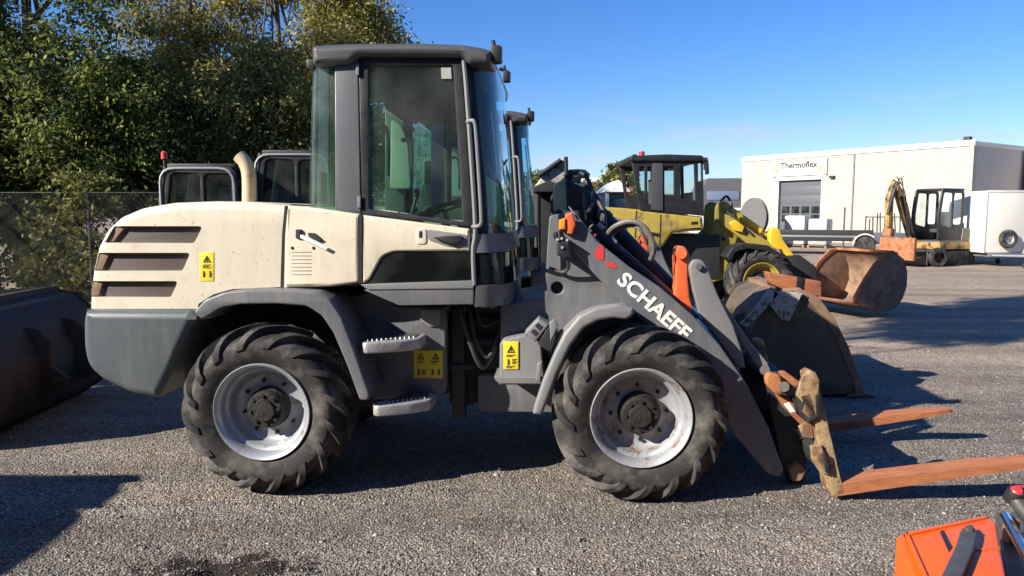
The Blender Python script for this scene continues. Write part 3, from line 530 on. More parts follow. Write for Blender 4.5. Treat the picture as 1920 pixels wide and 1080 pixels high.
# ------------------------------------------------------------------ pallet forks on the loader
FK = thing('pallet_fork', 'rusty pallet forks with worn yellow shank hanging on the cream loader arms', 'pallet fork', FM)
def fork(ly, px0, trace):
    heel = FM.at(1562, 932, trace) if trace else None
    x0 = FM.at(1562, 932, .17).x; z0 = .025
    ang = R(10)
    # shank (profile in x,z)
    sx = FM.at(1512, 700, .17); 
    dx, dz = sx.x - x0, sx.z - z0
    n = Vector((dz, -dx)).normalized() * .045
    sh = [(x0 - .01, z0), (x0 + n.x * 1.2 , z0 + .02), (sx.x + n.x, sx.z + n.y), (sx.x + n.x*.3, sx.z + .02), (sx.x - n.x*.3, sx.z), (x0 - .045, z0 + .05)]
    f = bpy.data.objects.new('fork', None); C.objects.link(f); f.parent = FK; f.empty_display_size = .1
    mk('shank', [prism2([fillet(sh, .006)], ly, ly + .11, .005)], M['forkyel'], f)
    # tine, tapered in plan and height
    Ln = 1.24; c, s = math.cos(ang), math.sin(ang); V = []; F = []; st = [(0, .070, .0), (.06, .072, .0), (.5, .062, .0), (.85, .050, .003), (1.0, .038, .008), (1.12, .030, .016), (1.2, .024, .026), (Ln, .018, .042)]
    for u, h, inset in st:
        for (yy, hh) in ((ly + inset, 0), (ly + .15 - inset, 0), (ly + .15 - inset, h), (ly + inset, h)):
            V.append((x0 + u * c - hh * s, yy, z0 + u * s + hh * c))
    for i in range(len(st) - 1):
        a = i * 4; F += [(a + j, a + (j + 1) % 4, a + 4 + (j + 1) % 4, a + 4 + j) for j in range(4)]
    F += [(0, 3, 2, 1), (len(V) - 4, len(V) - 3, len(V) - 2, len(V) - 1)]
    V = [(x, y + .004 * noise.noise(Vector((x * 9, y * 20, 0))), z + .004 * noise.noise(Vector((x * 7, y * 9, 4)))) for x, y, z in V]
    mk('tine', [(V, F)], M['fork'], f, 0)
    return x0
fork(.14, 0, None); fork(1.22, 0, None)
fy = .25
mk('carriage_bar', [P([(1490, 735, 3), (1512, 728, 3), (1526, 778, 3), (1506, 788, 3)], .12, 1.38, .01, tp=.2), P([(1520, 842, 3), (1538, 836, 3), (1548, 872, 3), (1532, 878, 3)], .12, 1.38, .01, tp=.2)], M['dark'], FK)
mk('carriage_plate', [P([(1494, 742), (1500, 716, 4), (1508, 701, 4), (1530, 700, 4), (1535, 712), (1532, 780), (1514, 783), (1506, 772), (1506, 756)], .12, .15, .003, tp=.13), P([(1520, 836), (1540, 834), (1552, 890), (1536, 884), (1522, 862)], .12, .15, .003, tp=.13), P([(1498, 800), (1522, 786), (1526, 822), (1506, 820)], .2, .22, .003)], M['forkyel'], FK)
mk('fork_slot', [P([(1529, 740), (1535, 741), (1538, 778), (1530, 780)], .104, .12, .001, tp=.12), P([(1543, 848), (1548, 850), (1554, 886), (1547, 885)], .104, .12, .001, tp=.12)], M['black'], FK)
mk('hitch_plate', [P([(1436, 708, 6), (1444, 699, 5), (1462, 703), (1468, 722), (1466, 742), (1452, 738), (1438, 722)], .26, .32, .01, r=3), P([(1462, 699, 4), (1474, 697, 4), (1500, 716), (1496, 730), (1470, 712)], .3, .36, .01, r=3), P([(1455, 740), (1480, 745), (1512, 790), (1505, 800), (1470, 765)], .32, .36, .006, r=2)], M['rust'], FK)
mk('hitch_pin', [CY(at(1470, 725, .2), at(1470, 725, .5), .03), CY(at(1482, 735, .24), at(1482, 735, .5), .022)], M['steelg'], FK)
mk('data_plate', [P([(1470, 758), (1480, 755), (1492, 772), (1482, 774)], .24, .25, .001)], M['white'], FK)
mk('lower_hitch', [P([(1480, 880, 5), (1498, 868, 4), (1512, 884), (1502, 902, 4), (1486, 904, 4)], .36, .44, .006)], M['rustl'], FK)

# ------------------------------------------------------------------ buckets
def bucket(name, label, loc, yaw, w, k, m, m2=None, teeth=False, grp=None, tilt=0):
    B = thing(name, label, 'bucket', loc=loc, yaw=yaw, group=grp)
    out = [(1.05, .02), (.6, .0), (.28, .01), (.10, .10), (.0, .28), (-.03, .5), (.03, .74), (.16, .92), (.36, 1.0)]
    inn = [(.36, .965), (.19, .89), (.07, .72), (.01, .5), (.04, .30), (.13, .14), (.30, .05), (.6, .04), (1.05, .04)]
    c, s = math.cos(tilt), math.sin(tilt)
    tf = lambda L: [((x * c - z * s) * k, (x * s + z * c) * k) for x, z in L]
    mk('shell', [prism2([tf(out + inn)], 0.012, w - .012, .004)], M[m], B, 40)
    side = [(1.0, .012), (.6, -.008), (.28, .0), (.09, .09), (-.01, .28), (-.04, .5), (.02, .75), (.15, .935), (.38, 1.015), (.55, .93), (.72, .72), (.86, .45), (.96, .2)]
    for y0 in (-.012, w - .012): mk('side_plate', [prism2([tf(side)], y0, y0 + .024, .004)], M[m], B); mk('side_edge', [prism2([tf([(.36, 1.01), (.42, 1.03), (.60, .95), (.77, .73), (.91, .46), (1.01, .2), (1.07, .02), (1.0, .012), (.93, .2), (.83, .45), (.69, .71), (.52, .90)])], y0 - .008, y0 + .032, .004)], M[m2 or m], B)
    mk('cutting_edge', [prism2([tf([(.92, .0), (.92, -.02), (1.2, -.012), (1.2, -.006), (1.05, .02)])], -.02, w + .02, .002)], M[m2 or m], B)
    mk('top_rim', [prism2([tf([(.30, .97), (.44, .985), (.44, 1.03), (.30, 1.02)])], -.01, w + .01, .01)], M[m2 or m], B)
    for y0 in (w * .3, w * .62): mk('mounting_lug', [prism2([tf([(.02, .2), (-.16, .22), (-.2, .30), (-.1, .42), (-.14, .62), (-.06, .72), (.06, .76)])], y0, y0 + .04, .006), CY((tf([(-.12, .3)])[0][0], y0 - .02, tf([(-.12, .3)])[0][1]), (tf([(-.12, .3)])[0][0], y0 + .08, tf([(-.12, .3)])[0][1]), .03 * k)], M[m], B)
    mk('wear_strip', [prism2([tf([(.3 + i * .22, -.005), (.3 + i * .22, -.02), (.36 + i * .22, -.02), (.36 + i * .22, -.005)])], 0, w, 0) for i in range(3)], M[m], B)
    return B
# ------------------------------------------------------------------ second loader (parked beyond the first)
l2 = copytree(loader)
l2.location = (.27, 4.134 + 2.72, 0); l2.rotation_euler = (0, 0, R(-1.5))
l2['label'] = 'second loader parked just beyond the cream one, only its cab front and boom showing'
l2['group'] = 'loaders parked side by side'; loader['group'] = 'loaders parked side by side'
b2 = bucket('loader_bucket', 'dark worn bucket on the ground beyond the pallet forks, its side facing us', (2.16, 6.62, .03), R(-2), 1.25, .93, 'dbucket', 'rustl', tilt=0)
F2 = Frame(0, 6.6)
mk('worn_corner_plate', [TR(P([(1448, 545), (1500, 548), (1476, 600), (1462, 598), (1440, 572)], 0, .03, .004, F=F2), Matrix.Rotation(-b2.rotation_euler.z, 4, 'Z') @ Matrix.Translation(Vector((0, 6.6, 0)) - b2.location - Vector((0, .06, 0)))), TR(P([(1450, 540), (1455, 552), (1420, 590), (1398, 612), (1384, 606), (1410, 580), (1435, 545)], 0, .03, .004, F=F2), Matrix.Rotation(-b2.rotation_euler.z, 4, 'Z') @ Matrix.Translation(Vector((0, 6.6, 0)) - b2.location - Vector((0, .06, 0))))], M['wornw'], b2)
# second loader's raised boom end, upper linkage seen above the tower
FB = Frame(0, 9.1)
BE = thing('boom_linkage', 'pale worn boom linkage sticking up behind the grey tower of the nearest loader', 'machine part', FB)
mk('linkage_plate', [P([(1000, 352), (1018, 330), (1040, 312), (1056, 294, 4), (1063, 300), (1063, 330), (1045, 345), (1015, 352)], .0, .12, .01, F=FB, r=2)], M['wornw'], BE)
mk('linkage_rod', [CY(FB.at(1010, 330, -.03), FB.at(1052, 300, -.03), .03), CY(FB.at(1061, 294, -.02), FB.at(1062, 332, -.02), .025)], M['black'], BE)
mk('support_frame', [P([(992, 352), (1046, 350), (1046, 520), (992, 520)], .2, .5, .01, F=FB), P([(1000, 350), (1030, 338), (1050, 348), (1050, 360), (1000, 360)], -.02, .2, .01, F=FB), CY(FB.at(1008, 350, .05), FB.at(1008, 700, .05), .04), CY(FB.at(1040, 345, .05), FB.at(1040, 700, .05), .05)], M['dark'], BE)
mk('rubber_cap', [LA([(.001, .06), (.10, .05), (.16, .0), (.15, -.05), (.001, -.05)], FB.at(1082, 326, .1), 16, 'z'), CY(FB.at(1082, 330, .1), FB.at(1078, 560, .1), .05)], M['dark'], BE)
# orange beam between dark bucket and yellow wheel
FO = Frame(0, 6.7)
OB = thing('attachment_arm', 'bright rusty orange steel arm with a black strap lying above the dark bucket', 'machine part', FO)
mk('arm_beam', [P([(1441, 510), (1540, 528), (1541, 556), (1500, 553), (1450, 536)], 0, .16, .008, F=FO, r=2)], M['fork'], OB)
mk('strap', [P([(1495, 518), (1508, 521), (1504, 555), (1492, 553)], -.01, .17, .004, F=FO)], M['black'], OB)
# dark bucket at the left edge, its back to the loader
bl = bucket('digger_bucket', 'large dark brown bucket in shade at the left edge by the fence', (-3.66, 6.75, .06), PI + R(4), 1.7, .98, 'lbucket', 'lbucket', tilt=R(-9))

# ------------------------------------------------------------------ yellow wheel loader
def build_yellow():
    FY = Frame(0, 12.0)
    Y = thing('wheel_loader', 'dull yellow wheel loader with black cab and rusty bucket behind the other loaders', 'wheel loader', FY)
    p = lambda L, a, b, bev=.01, tp=None, holes=(), r=0: P(L, a, b, bev, tp, holes, r, FY)
    mk('hood', [p([(1030, 400, 8), (1060, 388), (1135, 388), (1172, 390), (1240, 398), (1318, 406, 4), (1320, 432), (1262, 436), (1244, 462), (1228, 474, 5), (1140, 474), (1040, 480)], .15, 1.6, .05, r=3)], M['yel'], Y, 50)
    mk('hood_seam', [p([(1192, 395), (1194, 395), (1192, 445), (1190, 445)], .146, .16, 0, tp=.15), p([(1238, 402), (1240, 402), (1238, 460), (1236, 460)], .146, .16, 0, tp=.15)], M['seam'], Y)
    mk('emblem', [p([(1222, 435), (1236, 438), (1236, 444), (1222, 442)], .143, .15, 0, tp=.15), p([(1296, 416), (1308, 415), (1308, 420), (1296, 421)], .143, .15, 0, tp=.15)], M['black'], Y)
    mk('chassis', [p([(1050, 470), (1340, 470), (1340, 560), (1050, 560)], .5, 1.25, .01), p([(1240, 440), (1350, 440), (1350, 520), (1240, 520)], .4, 1.3, .01)], M['dark'], Y)
    mk('roof', [p([(1180, 292, 5), (1250, 289), (1318, 291, 4), (1322, 300), (1318, 303), (1182, 303, 4)], .1, 1.6, .03, r=2)], M['black'], Y)
    mk('cab_frame', [p([(1184, 300), (1318, 300), (1320, 405), (1200, 393)], .14, .2, .006, holes=[[(1199, 312), (1209, 312), (1209, 365), (1199, 355)], [(1214, 312), (1222, 312), (1222, 385), (1214, 380)], [(1246, 312), (1264, 310), (1264, 366), (1246, 366)], [(1276, 308), (1302, 308), (1304, 376), (1276, 372)], [(1309, 306), (1315, 306), (1316, 340), (1309, 340)]]),
        p([(1184, 300), (1318, 300), (1320, 405), (1200, 393)], 1.5, 1.56, .006, tp=.14, holes=[[(1196, 312), (1250, 312), (1250, 370), (1200, 360)], [(1256, 312), (1312, 310), (1314, 380), (1256, 372)]])], M['black'], Y)
    mk('cab_window', [p([(1186, 302), (1316, 302), (1318, 402), (1202, 392)], .165, .175, 0), p([(1186, 302), (1316, 302), (1318, 402), (1202, 392)], 1.52, 1.53, 0, tp=.14)], M['glass'], Y)
    mk('cab_inner', [p([(1225, 335), (1244, 335), (1250, 395), (1225, 395)], .6, 1.1, .03), p([(1286, 362), (1300, 360), (1302, 400), (1282, 400)], .6, 1.0, .02)], M['seat'], Y)
    mk('pillar_panel', [p([(1224, 306), (1243, 306), (1243, 395), (1222, 393)], .12, .14, .004)], M['roof'], Y)
    mk('work_lamp', [BX(FY.at(x, y, l), (.07, .08, .11), .01) for x, y, l in ((1190, 296, .2), (1322, 302, .15), (1324, 312, .15))] + [], M['black'], Y)
    mk('beacon', [CY(FY.at(1203, 292, .4), FY.at(1203, 284, .4), .05)], M['red'], Y)
    mk('mirror', [p([(1322, 304, 2), (1329, 306, 2), (1330, 326, 2), (1323, 328, 2)], -.02, .02, .004), T([FY.at(1318, 300, .1), FY.at(1326, 300, 0), FY.at(1327, 306, 0)], .012, 6)], M['black'], Y)
    mk('boom_tower', [p([(1342, 385, 8), (1354, 376, 6), (1366, 380), (1380, 410), (1384, 440), (1372, 480), (1378, 520), (1330, 530), (1316, 500), (1318, 450), (1340, 430)], .45, .52, .01, r=3), p([(1342, 385, 8), (1354, 376, 6), (1366, 380), (1380, 410), (1384, 440), (1372, 480), (1378, 520), (1330, 530), (1316, 500), (1318, 450), (1340, 430)], 1.15, 1.22, .01, tp=.45, r=3)], M['yel'], Y)
    mk('tower_hole', [CY(FY.at(1356, 448, .44), FY.at(1356, 448, .46), .035, 14)], M['black'], Y)
    mk('lift_arm', [p([(1352, 398), (1368, 404), (1400, 428), (1440, 452), (1462, 476), (1470, 500), (1452, 500), (1420, 472), (1380, 440), (1352, 420)], .36, .42, .008, r=2), p([(1352, 398), (1368, 404), (1400, 428), (1440, 452), (1462, 476), (1470, 500), (1452, 500), (1420, 472), (1380, 440), (1352, 420)], 1.25, 1.31, .008, tp=.36, r=2)], M['yel'], Y)
    mk('tilt_link', [p([(1444, 440, 3), (1450, 425, 3), (1462, 430), (1468, 450), (1490, 480), (1497, 498, 3), (1486, 497), (1466, 468), (1446, 468)], .55, .72, .01, r=2)], M['yelb'], Y)
    mk('tilt_cylinder', [CY(FY.at(1362, 390, .8), FY.at(1425, 434, .8), .07), CY(FY.at(1425, 434, .8), FY.at(1458, 452, .8), .035), p([(1368, 418, 3), (1380, 412, 4), (1396, 425), (1392, 436), (1378, 432)], .3, .4, .01)], M['yelb'], Y)
    mk('hose', [T([FY.at(1350, 380, .7), FY.at(1362, 368, .7), FY.at(1372, 385, .6), FY.at(1366, 402, .5)], .022, 6), T([FY.at(1360, 395, .4), FY.at(1385, 415, .34), FY.at(1410, 440, .34)], .018, 6)], M['hose'], Y)
    mk('fender', [p([(1362, 482), (1375, 462), (1400, 456), (1440, 460), (1475, 482), (1470, 488), (1438, 470), (1400, 466), (1380, 472), (1370, 490)], .0, .4, .01, r=3)], M['black'], Y)
    c = FY.at(1428, 526, .05); wheel(Y, (c.x, 0, .555), rimmat='yel', Rt=.555, Rr=.30, Wd=.4, seg=48); wheel(Y, (c.x, 1.75, .555), True, rimmat='yel', Rt=.555, Rr=.30, seg=48)
    c = FY.at(1180, 526, .05); wheel(Y, (c.x, 0, .555), rimmat='yel', Rt=.555, Rr=.30, Wd=.4, seg=48); wheel(Y, (c.x, 1.75, .555), True, rimmat='yel', Rt=.555, Rr=.30, seg=48)
    mk('bucket_link', [p([(1470, 480), (1500, 478), (1530, 500), (1540, 560), (1500, 560), (1480, 520)], .5, 1.2, .02, r=3)], M['dark'], Y)
    return Y
yl = build_yellow()
bucket('loader_bucket', 'orange-brown rusty bucket beyond the yellow wheel, its open side turned towards the loaders', (5.83, 13.05, .04), R(199), 1.2, .93, 'rustl', 'rust', tilt=R(12))

# ------------------------------------------------------------------ excavators
def excavator(label, F, k, cabmat='black', boom=True, glass='glass', grp=None, frame_m='black', cabw=1.0, tan='tanb', loc=None, yaw=0):
    E = thing('mini_excavator', label, 'excavator', F, group=grp)
    if loc: E.location = loc; E.rotation_euler = (0, 0, yaw)
    # local metres, cab side faces -y, front towards -x
    for y0 in (0, 1.15):
        mk('track', [prism2([fillet([(-.95, .02), (.95, .02), (1.1, .2), (1.0, .44), (-1.0, .44), (-1.1, .2)], .1)], y0, y0 + .3, .02)] + [BX((x, y0 + .15, z), (.09, .32, .03), .004) for x in [-.9 + i * .15 for i in range(13)] for z in (.015, .45)], M['rubber'], E)
    mk('undercarriage', [BM_(-.6, .6, .3, 1.15, .2, .5, .02)], M['dark'], E)
    mk('body', [prism2([fillet([(-.6, .52), (1.1, .52), (1.15, .7), (1.1, 1.15), (.5, 1.2), (.45, .8), (-.6, .8)], .05)], .05, 1.4, .03)], M['steelg'], E)
    mk('body_skirt', [BM_(-.62, 1.1, .0, 1.44, .52, .74, .02)], M['tanb'], E)
    fo = fillet([(-.62, .8), (.52, .8), (.52, 2.38), (-.52, 2.42), (-.66, 1.6)], .16)
    hi = [fillet([(-.52, 1.3), (-.02, 1.2), (-.02, 2.28), (-.44, 2.3), (-.54, 1.6)], .08), fillet([(.04, 1.3), (.44, 1.3), (.44, 2.28), (.04, 2.28)], .08)]
    for y0 in (.08, .96): mk('cab_frame', [prism2([fo] + hi, y0, y0 + .06, .015)], M['black'], E)
    if frame_m == 'galv': mk('cab_trim', [T([(p[0], .075, p[1]) for p in fillet([(-.60, .8), (-.60, 2.36), (.48, 2.36), (.50, .8)], .22)], .022, 8, 0)], M['galv'], E); frame_m = 'black'  # pale tube drawn as the highlight edging the dark cab frame
    mk('cab_roof', [BM_(-.5, .5, .08, 1.02, 2.36, 2.43, .03)], M[frame_m], E)
    mk('cab_post', [T([(-.60, .1, .85), (-.64, .1, 1.6), (-.52, .1, 2.38)], .035, 8), T([(-.60, 1.0, .85), (-.64, 1.0, 1.6), (-.52, 1.0, 2.38)], .035, 8)], M[frame_m], E)
    mk('cab_window', [prism2([fo], .1, .108, 0), prism2([fo], 1.0, 1.008, 0)], M[glass], E)
    mk('seat', [BX((.05, .5, 1.1), (.45, .45, .12), .03), BX((.28, .5, 1.4), (.1, .42, .6), .03)], M['seat'], E)
    if boom:
        mk('boom', [prism2([fillet([(-.7, .75), (-.5, .7), (-1.0, 1.95), (-1.40, 2.55), (-1.55, 2.5), (-1.25, 1.85)], .06)], .9, 1.1, .02)], M[tan], E)
        mk('dipper', [prism2([fillet([(-1.35, 2.62), (-1.62, 2.68), (-1.85, 2.1), (-1.78, 1.1), (-1.62, 1.1), (-1.62, 2.1)], .05)], .92, 1.08, .02)], M[tan], E)
        mk('boom_cylinder', [CY((-.9, .86, 1.0), (-1.3, .86, 2.2), .05), CY((-1.75, .84, 2.4), (-1.95, .84, 1.6), .05), CY((-1.2, 1.0, 2.35), (-1.6, 1.0, 2.68), .05)], M['dark'], E)
        mk('hose', [T([(-.8, .8, 1.0), (-1.3, .78, 2.0), (-1.5, .8, 2.75), (-1.8, .8, 2.3), (-1.85, .82, 1.7)], .02, 6), T([(-.9, .95, 1.3), (-1.2, .88, 2.3), (-1.6, .88, 2.8)], .018, 6)], M['hose'], E)
        mk('digging_bucket', [BX((-1.75, .6, .55), (.12, 1.25, .7), .03), BX((-1.6, .6, .3), (.4, 1.2, .06), .02), BX((-1.7, 1.0, 1.05), (.2, .3, .25), .03)], M['rust'], E)
        mk('dozer_blade', [BX((-1.15, .72, .25), (.06, 1.45, .42), .02), BM_(-1.15, -.6, .4, .5, .15, .25), BM_(-1.15, -.6, 1.0, 1.1, .15, .25)], M['steelg'], E)
    return E
q = W0.on(1775, 498, 0)
e1 = excavator('mini excavator with raised yellow boom and rusty bucket in front of the white hall', None, 1, boom=True, loc=(q.x + .12, q.y - .1, 0), yaw=R(24), grp='compact excavators')
q = W0.at(385, 380, 11.2)
e2 = excavator('dark excavator cab with thin dark frame, edge highlight drawn as a pale tube, showing above the cream hood left of the exhaust', None, 1, boom=False, glass='glassd', frame_m='galv', loc=(q.x, 11.0, -.05), yaw=0, grp='compact excavators')
q = W0.at(545, 380, 11.8)
e3 = excavator('dark excavator cab with dark frame, edge highlight drawn as a pale tube, between the exhaust and the grey cab', None, 1, boom=False, glass='glassd', frame_m='galv', loc=(q.x + .1, 11.7, .06), yaw=0, grp='compact excavators')
e3.scale = (1.05, 1, 1.06)
# beacon on a pole
q = W0.on(307, 560, 0); q = W0.at(308, 292, 11.6)
bp = thing('beacon_pole', 'thin pole with a small red beacon on top, left of the silver cab', 'beacon', loc=(q.x, 11.6, 0))
mk('pole', [CY((0, 0, 0), (0, 0, q.z - .05), .02, 8)], M['dark'], bp)
mk('beacon', [LA([(.001, .07), (.045, .05), (.05, -.05), (.001, -.06)], (0, 0, q.z), 12, 'z')], M['red'], bp)

# ------------------------------------------------------------------ red-orange implement, lower right
ZI = .34; FI = Frame(1.8, 2.9)
IM = thing('snow_plough_part', 'bright red-orange steel implement with grey lever in the lower right corner', 'implement', FI)
def slab(pts, z0, z1, bev=.006, r=0, F=FI, tz=None):
    L = [F.on(p.x, p.y, tz if tz is not None else z1) for p in fillet(pts, r)]
    V, Fc = prism2([[(a.x, a.y) for a in L]], 0, z1 - z0, bev)
    return [(x, z, z0 + (z1 - z0) - y) for x, y, z in V], Fc
mk('housing', [slab([(1697, 998, 4), (1850, 966, 5), (1868, 978, 4), (1877, 1032), (1888, 1085), (1900, 1150), (1765, 1150)], .08, ZI, .012), slab([(1680, 1006, 3), (1696, 998, 3), (1764, 1150), (1740, 1150)], .04, ZI - .02, .01, tz=ZI - .02)], M['redorange'], IM)
mk('weld_seam', [slab([(1822, 1030), (1876, 1024), (1876, 1026), (1822, 1032)], ZI - .01, ZI + .004, .001)], M['orange'], IM)
lv = mk('lever', [slab([(1752, 1105), (1793, 1020), (1802, 990, 9), (1822, 980, 9), (1833, 997, 9), (1826, 1025), (1792, 1105)], ZI + .01, ZI + .035, .006)], M['steelg'], IM)
b0 = FI.on(1817, 993, ZI + .04)
mk('lever_bolt', [CY((b0.x, b0.y, ZI), (b0.x, b0.y, ZI + .05), .016, 6)], M['steelg'], lv)
mk('slot', [slab([(1762, 996, 3), (1769, 993, 3), (1786, 1026), (1779, 1034)], ZI - .02, ZI + .003, .001)], M['black'], IM)
mk('edge_flange', [slab([(1697, 998), (1703, 997), (1772, 1150), (1763, 1150)], ZI - .02, ZI + .008, .003), slab([(1697, 998), (1850, 966), (1851, 970), (1698, 1003)], ZI - .02, ZI + .008, .003)], M['redorange'], IM)
mk('base_frame', [slab([(1868, 960), (1925, 960), (1960, 1150), (1895, 1150)], .02, .2, .01, tz=.2)], M['steelg'], IM)
c0 = FI.on(1884, 968, .32); c1 = FI.on(1945, 1075, .32)
mk('hydraulic_rod', [CY(c0, c1, .022, 16)], M['chrome'], IM)
h0 = FI.on(1902, 928, .42)
mk('hose', [T([h0 + Vector((.0, .01, -.0)), h0 + Vector((.02, -.05, -.06)), h0 + Vector((.08, -.12, -.12)), h0 + Vector((.2, -.3, -.2))], .032, 12)], M['hose'], IM)
cp = mk('coupling', [TR(LA([(.002, .03), (.03, .03), (.036, .015), (.036, -.03), (.002, -.03)], (0, 0, 0), 20, 'z'), Matrix.Translation(h0 + Vector((0, 0, 0))) @ Matrix.Rotation(.5, 4, 'X'))], M['black'], IM)
mk('coupling_cap', [TR(LA([(.002, .036), (.02, .036), (.025, .03), (.002, .02)], (0, 0, 0), 20, 'z'), Matrix.Translation(h0) @ Matrix.Rotation(.5, 4, 'X')), BX(h0 + Vector((.03, .02, .03)), (.07, .012, .01), .003)], M['red'], IM)
b1 = FI.on(1897, 975, .3)
mk('rusty_block', [BX(b1 + Vector((0, 0, -.05)), (.05, .05, .12), .01)], M['rust'], IM)

# ------------------------------------------------------------------ building
def wallmat():
    m = mat('concrete_panel_wall', (.47, .435, .37), (.41, .38, .32), rough=.85, scale=1.6, amt=.9, detail=10, c3=(.36, .32, .25), c3lo=.55, c3hi=.8, c3scale=5, bump=.3, bscale=14)
    nt = m.node_tree; N = nt.nodes; Lk = nt.links; b = N['Principled BSDF']
    tc = N.new('ShaderNodeTexCoord'); br = N.new('ShaderNodeTexBrick'); mp = N.new('ShaderNodeMapping'); mp.inputs['Rotation'].default_value = (PI / 2, 0, 0)
    Lk.new(tc.outputs['Object'], mp.inputs[0]); Lk.new(mp.outputs[0], br.inputs['Vector']); br.inputs['Scale'].default_value = 2.4; br.inputs['Mortar Size'].default_value = .012
    br.inputs['Color1'].default_value = (1, 1, 1, 1); br.inputs['Color2'].default_value = (.9, .9, .88, 1); br.inputs['Mortar'].default_value = (.72, .72, .70, 1); br.inputs['Brick Width'].default_value = .5; br.inputs['Row Height'].default_value = .5
    src = b.inputs['Base Color'].links[0].from_socket; mx = N.new('ShaderNodeMix'); mx.data_type = 'RGBA'; mx.blend_type = 'MULTIPLY'; mx.inputs[0].default_value = 1
    Lk.new(src, mx.inputs[6]); Lk.new(br.outputs[0], mx.inputs[7]); Lk.new(mx.outputs[2], b.inputs['Base Color']); return m
M['wall'] = wallmat(); M['wallg'] = mat('grey_render_wall', (.50, .48, .45), (.45, .43, .40), rough=.85, scale=2)
M['doorg'] = mat('grey_door', (.10, .107, .118), (.085, .09, .10), rough=.5, scale=2)
M['rooft'] = mat('white_trim', (.66, .65, .60), (.62, .61, .56), rough=.5)
H = 5.0
A_ = W0.at(1392, 302, 48.4); B_ = W0.at(1827, 270, 36.9)
yawb = math.atan2(B_.y - A_.y, B_.x - A_.x); LenB = math.hypot(B_.x - A_.x, B_.y - A_.y)
FBd = Frame(A_.x, A_.y, yawb)
BD = thing('industrial_hall', 'long white concrete block hall with grey roller door and company sign', 'building', FBd)
def wl(px, py): q = FBd.at(px, py, 0); return q.x, q.z
dx0, dzt = wl(1461, 336); dx1, _ = wl(1541, 336)
dzt = 3.62
# front wall with door opening, side wall returning, second block at right
mk('front_wall', [prism2([[(0, 0), (0, H), (LenB, H), (LenB, 0), (dx1, 0), (dx1, dzt), (dx0, dzt), (dx0, 0)]], 0, .3, 0)], M['wall'], BD, 0)
mk('side_wall', [BM_(LenB - .3, LenB - .002, .3, 15, 0, H - .01, 0), BM_(0, .3, .3, 15, 0, H - .01, 0), BM_(0, LenB, 15, 15.3, 0, H - .01, 0)], M['wallg'], BD, 0)
mk('roof', [BM_(.1, LenB - .1, .1, 15.2, H - .15, H - .05, 0)], M['wallg'], BD, 0)
mk('roof_trim', [BM_(-.06, LenB + .06, -.06, .02, H - .06, H + .22, .01), BM_(LenB - .02, LenB + .06, .022, 15.3, H - .06, H + .16, .01)], M['rooft'], BD)
for px in (1585, 1655, 1725):
    x, _ = wl(px, 350); mk('panel_joint', [BM_(x - .02, x + .02, -.004, .02, .0, H - .07, 0)], M['wallg'], BD, 0)
mk('plinth', [BM_(dx1 + .26, LenB, -.03, -.001, 0, .25, .005)], M['wallg'], BD)
xd, _ = wl(1600, 350); mk('downpipe', [CY((xd, -.05, 0), (xd, -.05, H - .1), .045, 8)], M['galv'], BD)
mk('wall_lamp', [BX((dx1 + .7, -.1, dzt + .1), (.3, .16, .14), .02)], M['dark'], BD)
dr = mk('roller_door', [BM_(dx0 + .02, dx1 - .02, .18, .24, 0, dzt - .02, 0)] + [BM_(dx0 + .02, dx1 - .02, .172, .185, z, z + .5, .01) for z in (0.02, .56, 2.2, 2.74)], M['doorg'], BD)
mk('door_pane', [BM_(dx0 + .15 + i * (dx1 - dx0 - .2) / 4, dx0 + (i + 1) * (dx1 - dx0 - .2) / 4, .165, .18, z, z + .42, .01) for i in range(4) for z in (1.65, 1.15)], M['glassd'], dr)
mk('door_frame', [BM_(dx0 - .25, dx0, -.03, .05, 0, dzt + .25, .01), BM_(dx1, dx1 + .25, -.03, .05, 0, dzt + .25, .01), BM_(dx0 + .002, dx1 - .002, -.03, .05, dzt, dzt + .25, .01)], M['rooft'], BD)
sx0, _ = wl(1450, 320); sx1, _ = wl(1552, 320)
sg = mk('company_sign', [BM_(sx0, sx1, -.12, -.04, dzt + .26, dzt + 1.22, .01)], M['rooft'], BD)
cxs = (sx0 + sx1) / 2
t_ = TEXT('Thermoflex', .52, .004, .014); M['ink'] = mat('sign_ink', (.03, .03, .035), rough=.5)
mk('sign_lettering', [TR(t_, Matrix.Translation((cxs, -.128, dzt + .72)))], M['ink'], sg, 0)
mk('sign_small_line', [BM_(cxs - 1.1 + i * .16, cxs - 1.1 + i * .16 + .06 + .05 * (i * 7 % 3) / 2, -.124, -.12, dzt + .46, dzt + .53, 0) for i in range(14)], mat('sign_brown', (.45, .25, .2)), sg, 0)
for x in (sx0 + .38, sx1 - .38):
    mk('sign_symbol', [prism2([[(x - .16, dzt + .52), (x + .16, dzt + .52), (x, dzt + .88)]], -.13, -.12, 0)], mat('sign_gold', (.5, .36, .08)), sg, 0)
mk('roof_vent', [BM_(LenB - 1.0, LenB - .7, 1, 1.3, H, H + .5, .02), BM_(LenB * .55, LenB * .55 + .2, 1, 1.2, H, H + .35, .02)], M['dark'], BD)
fl = wl(1655, 450)
F3 = Frame(B_.x, B_.y, yawb)
n2 = thing('industrial_hall', 'second pale block building just entering at the right edge', 'building', loc=(B_.x, B_.y, 0), yaw=yawb)
mk('wall', [BM_(.2, 9, 5.3, 13, 0, 4.7, 0)], M['wall'], n2, 0); mk('roof_trim', [BM_(.12, 9.1, 5.22, 13.1, 4.7, 4.9, .01)], M['rooft'], n2)
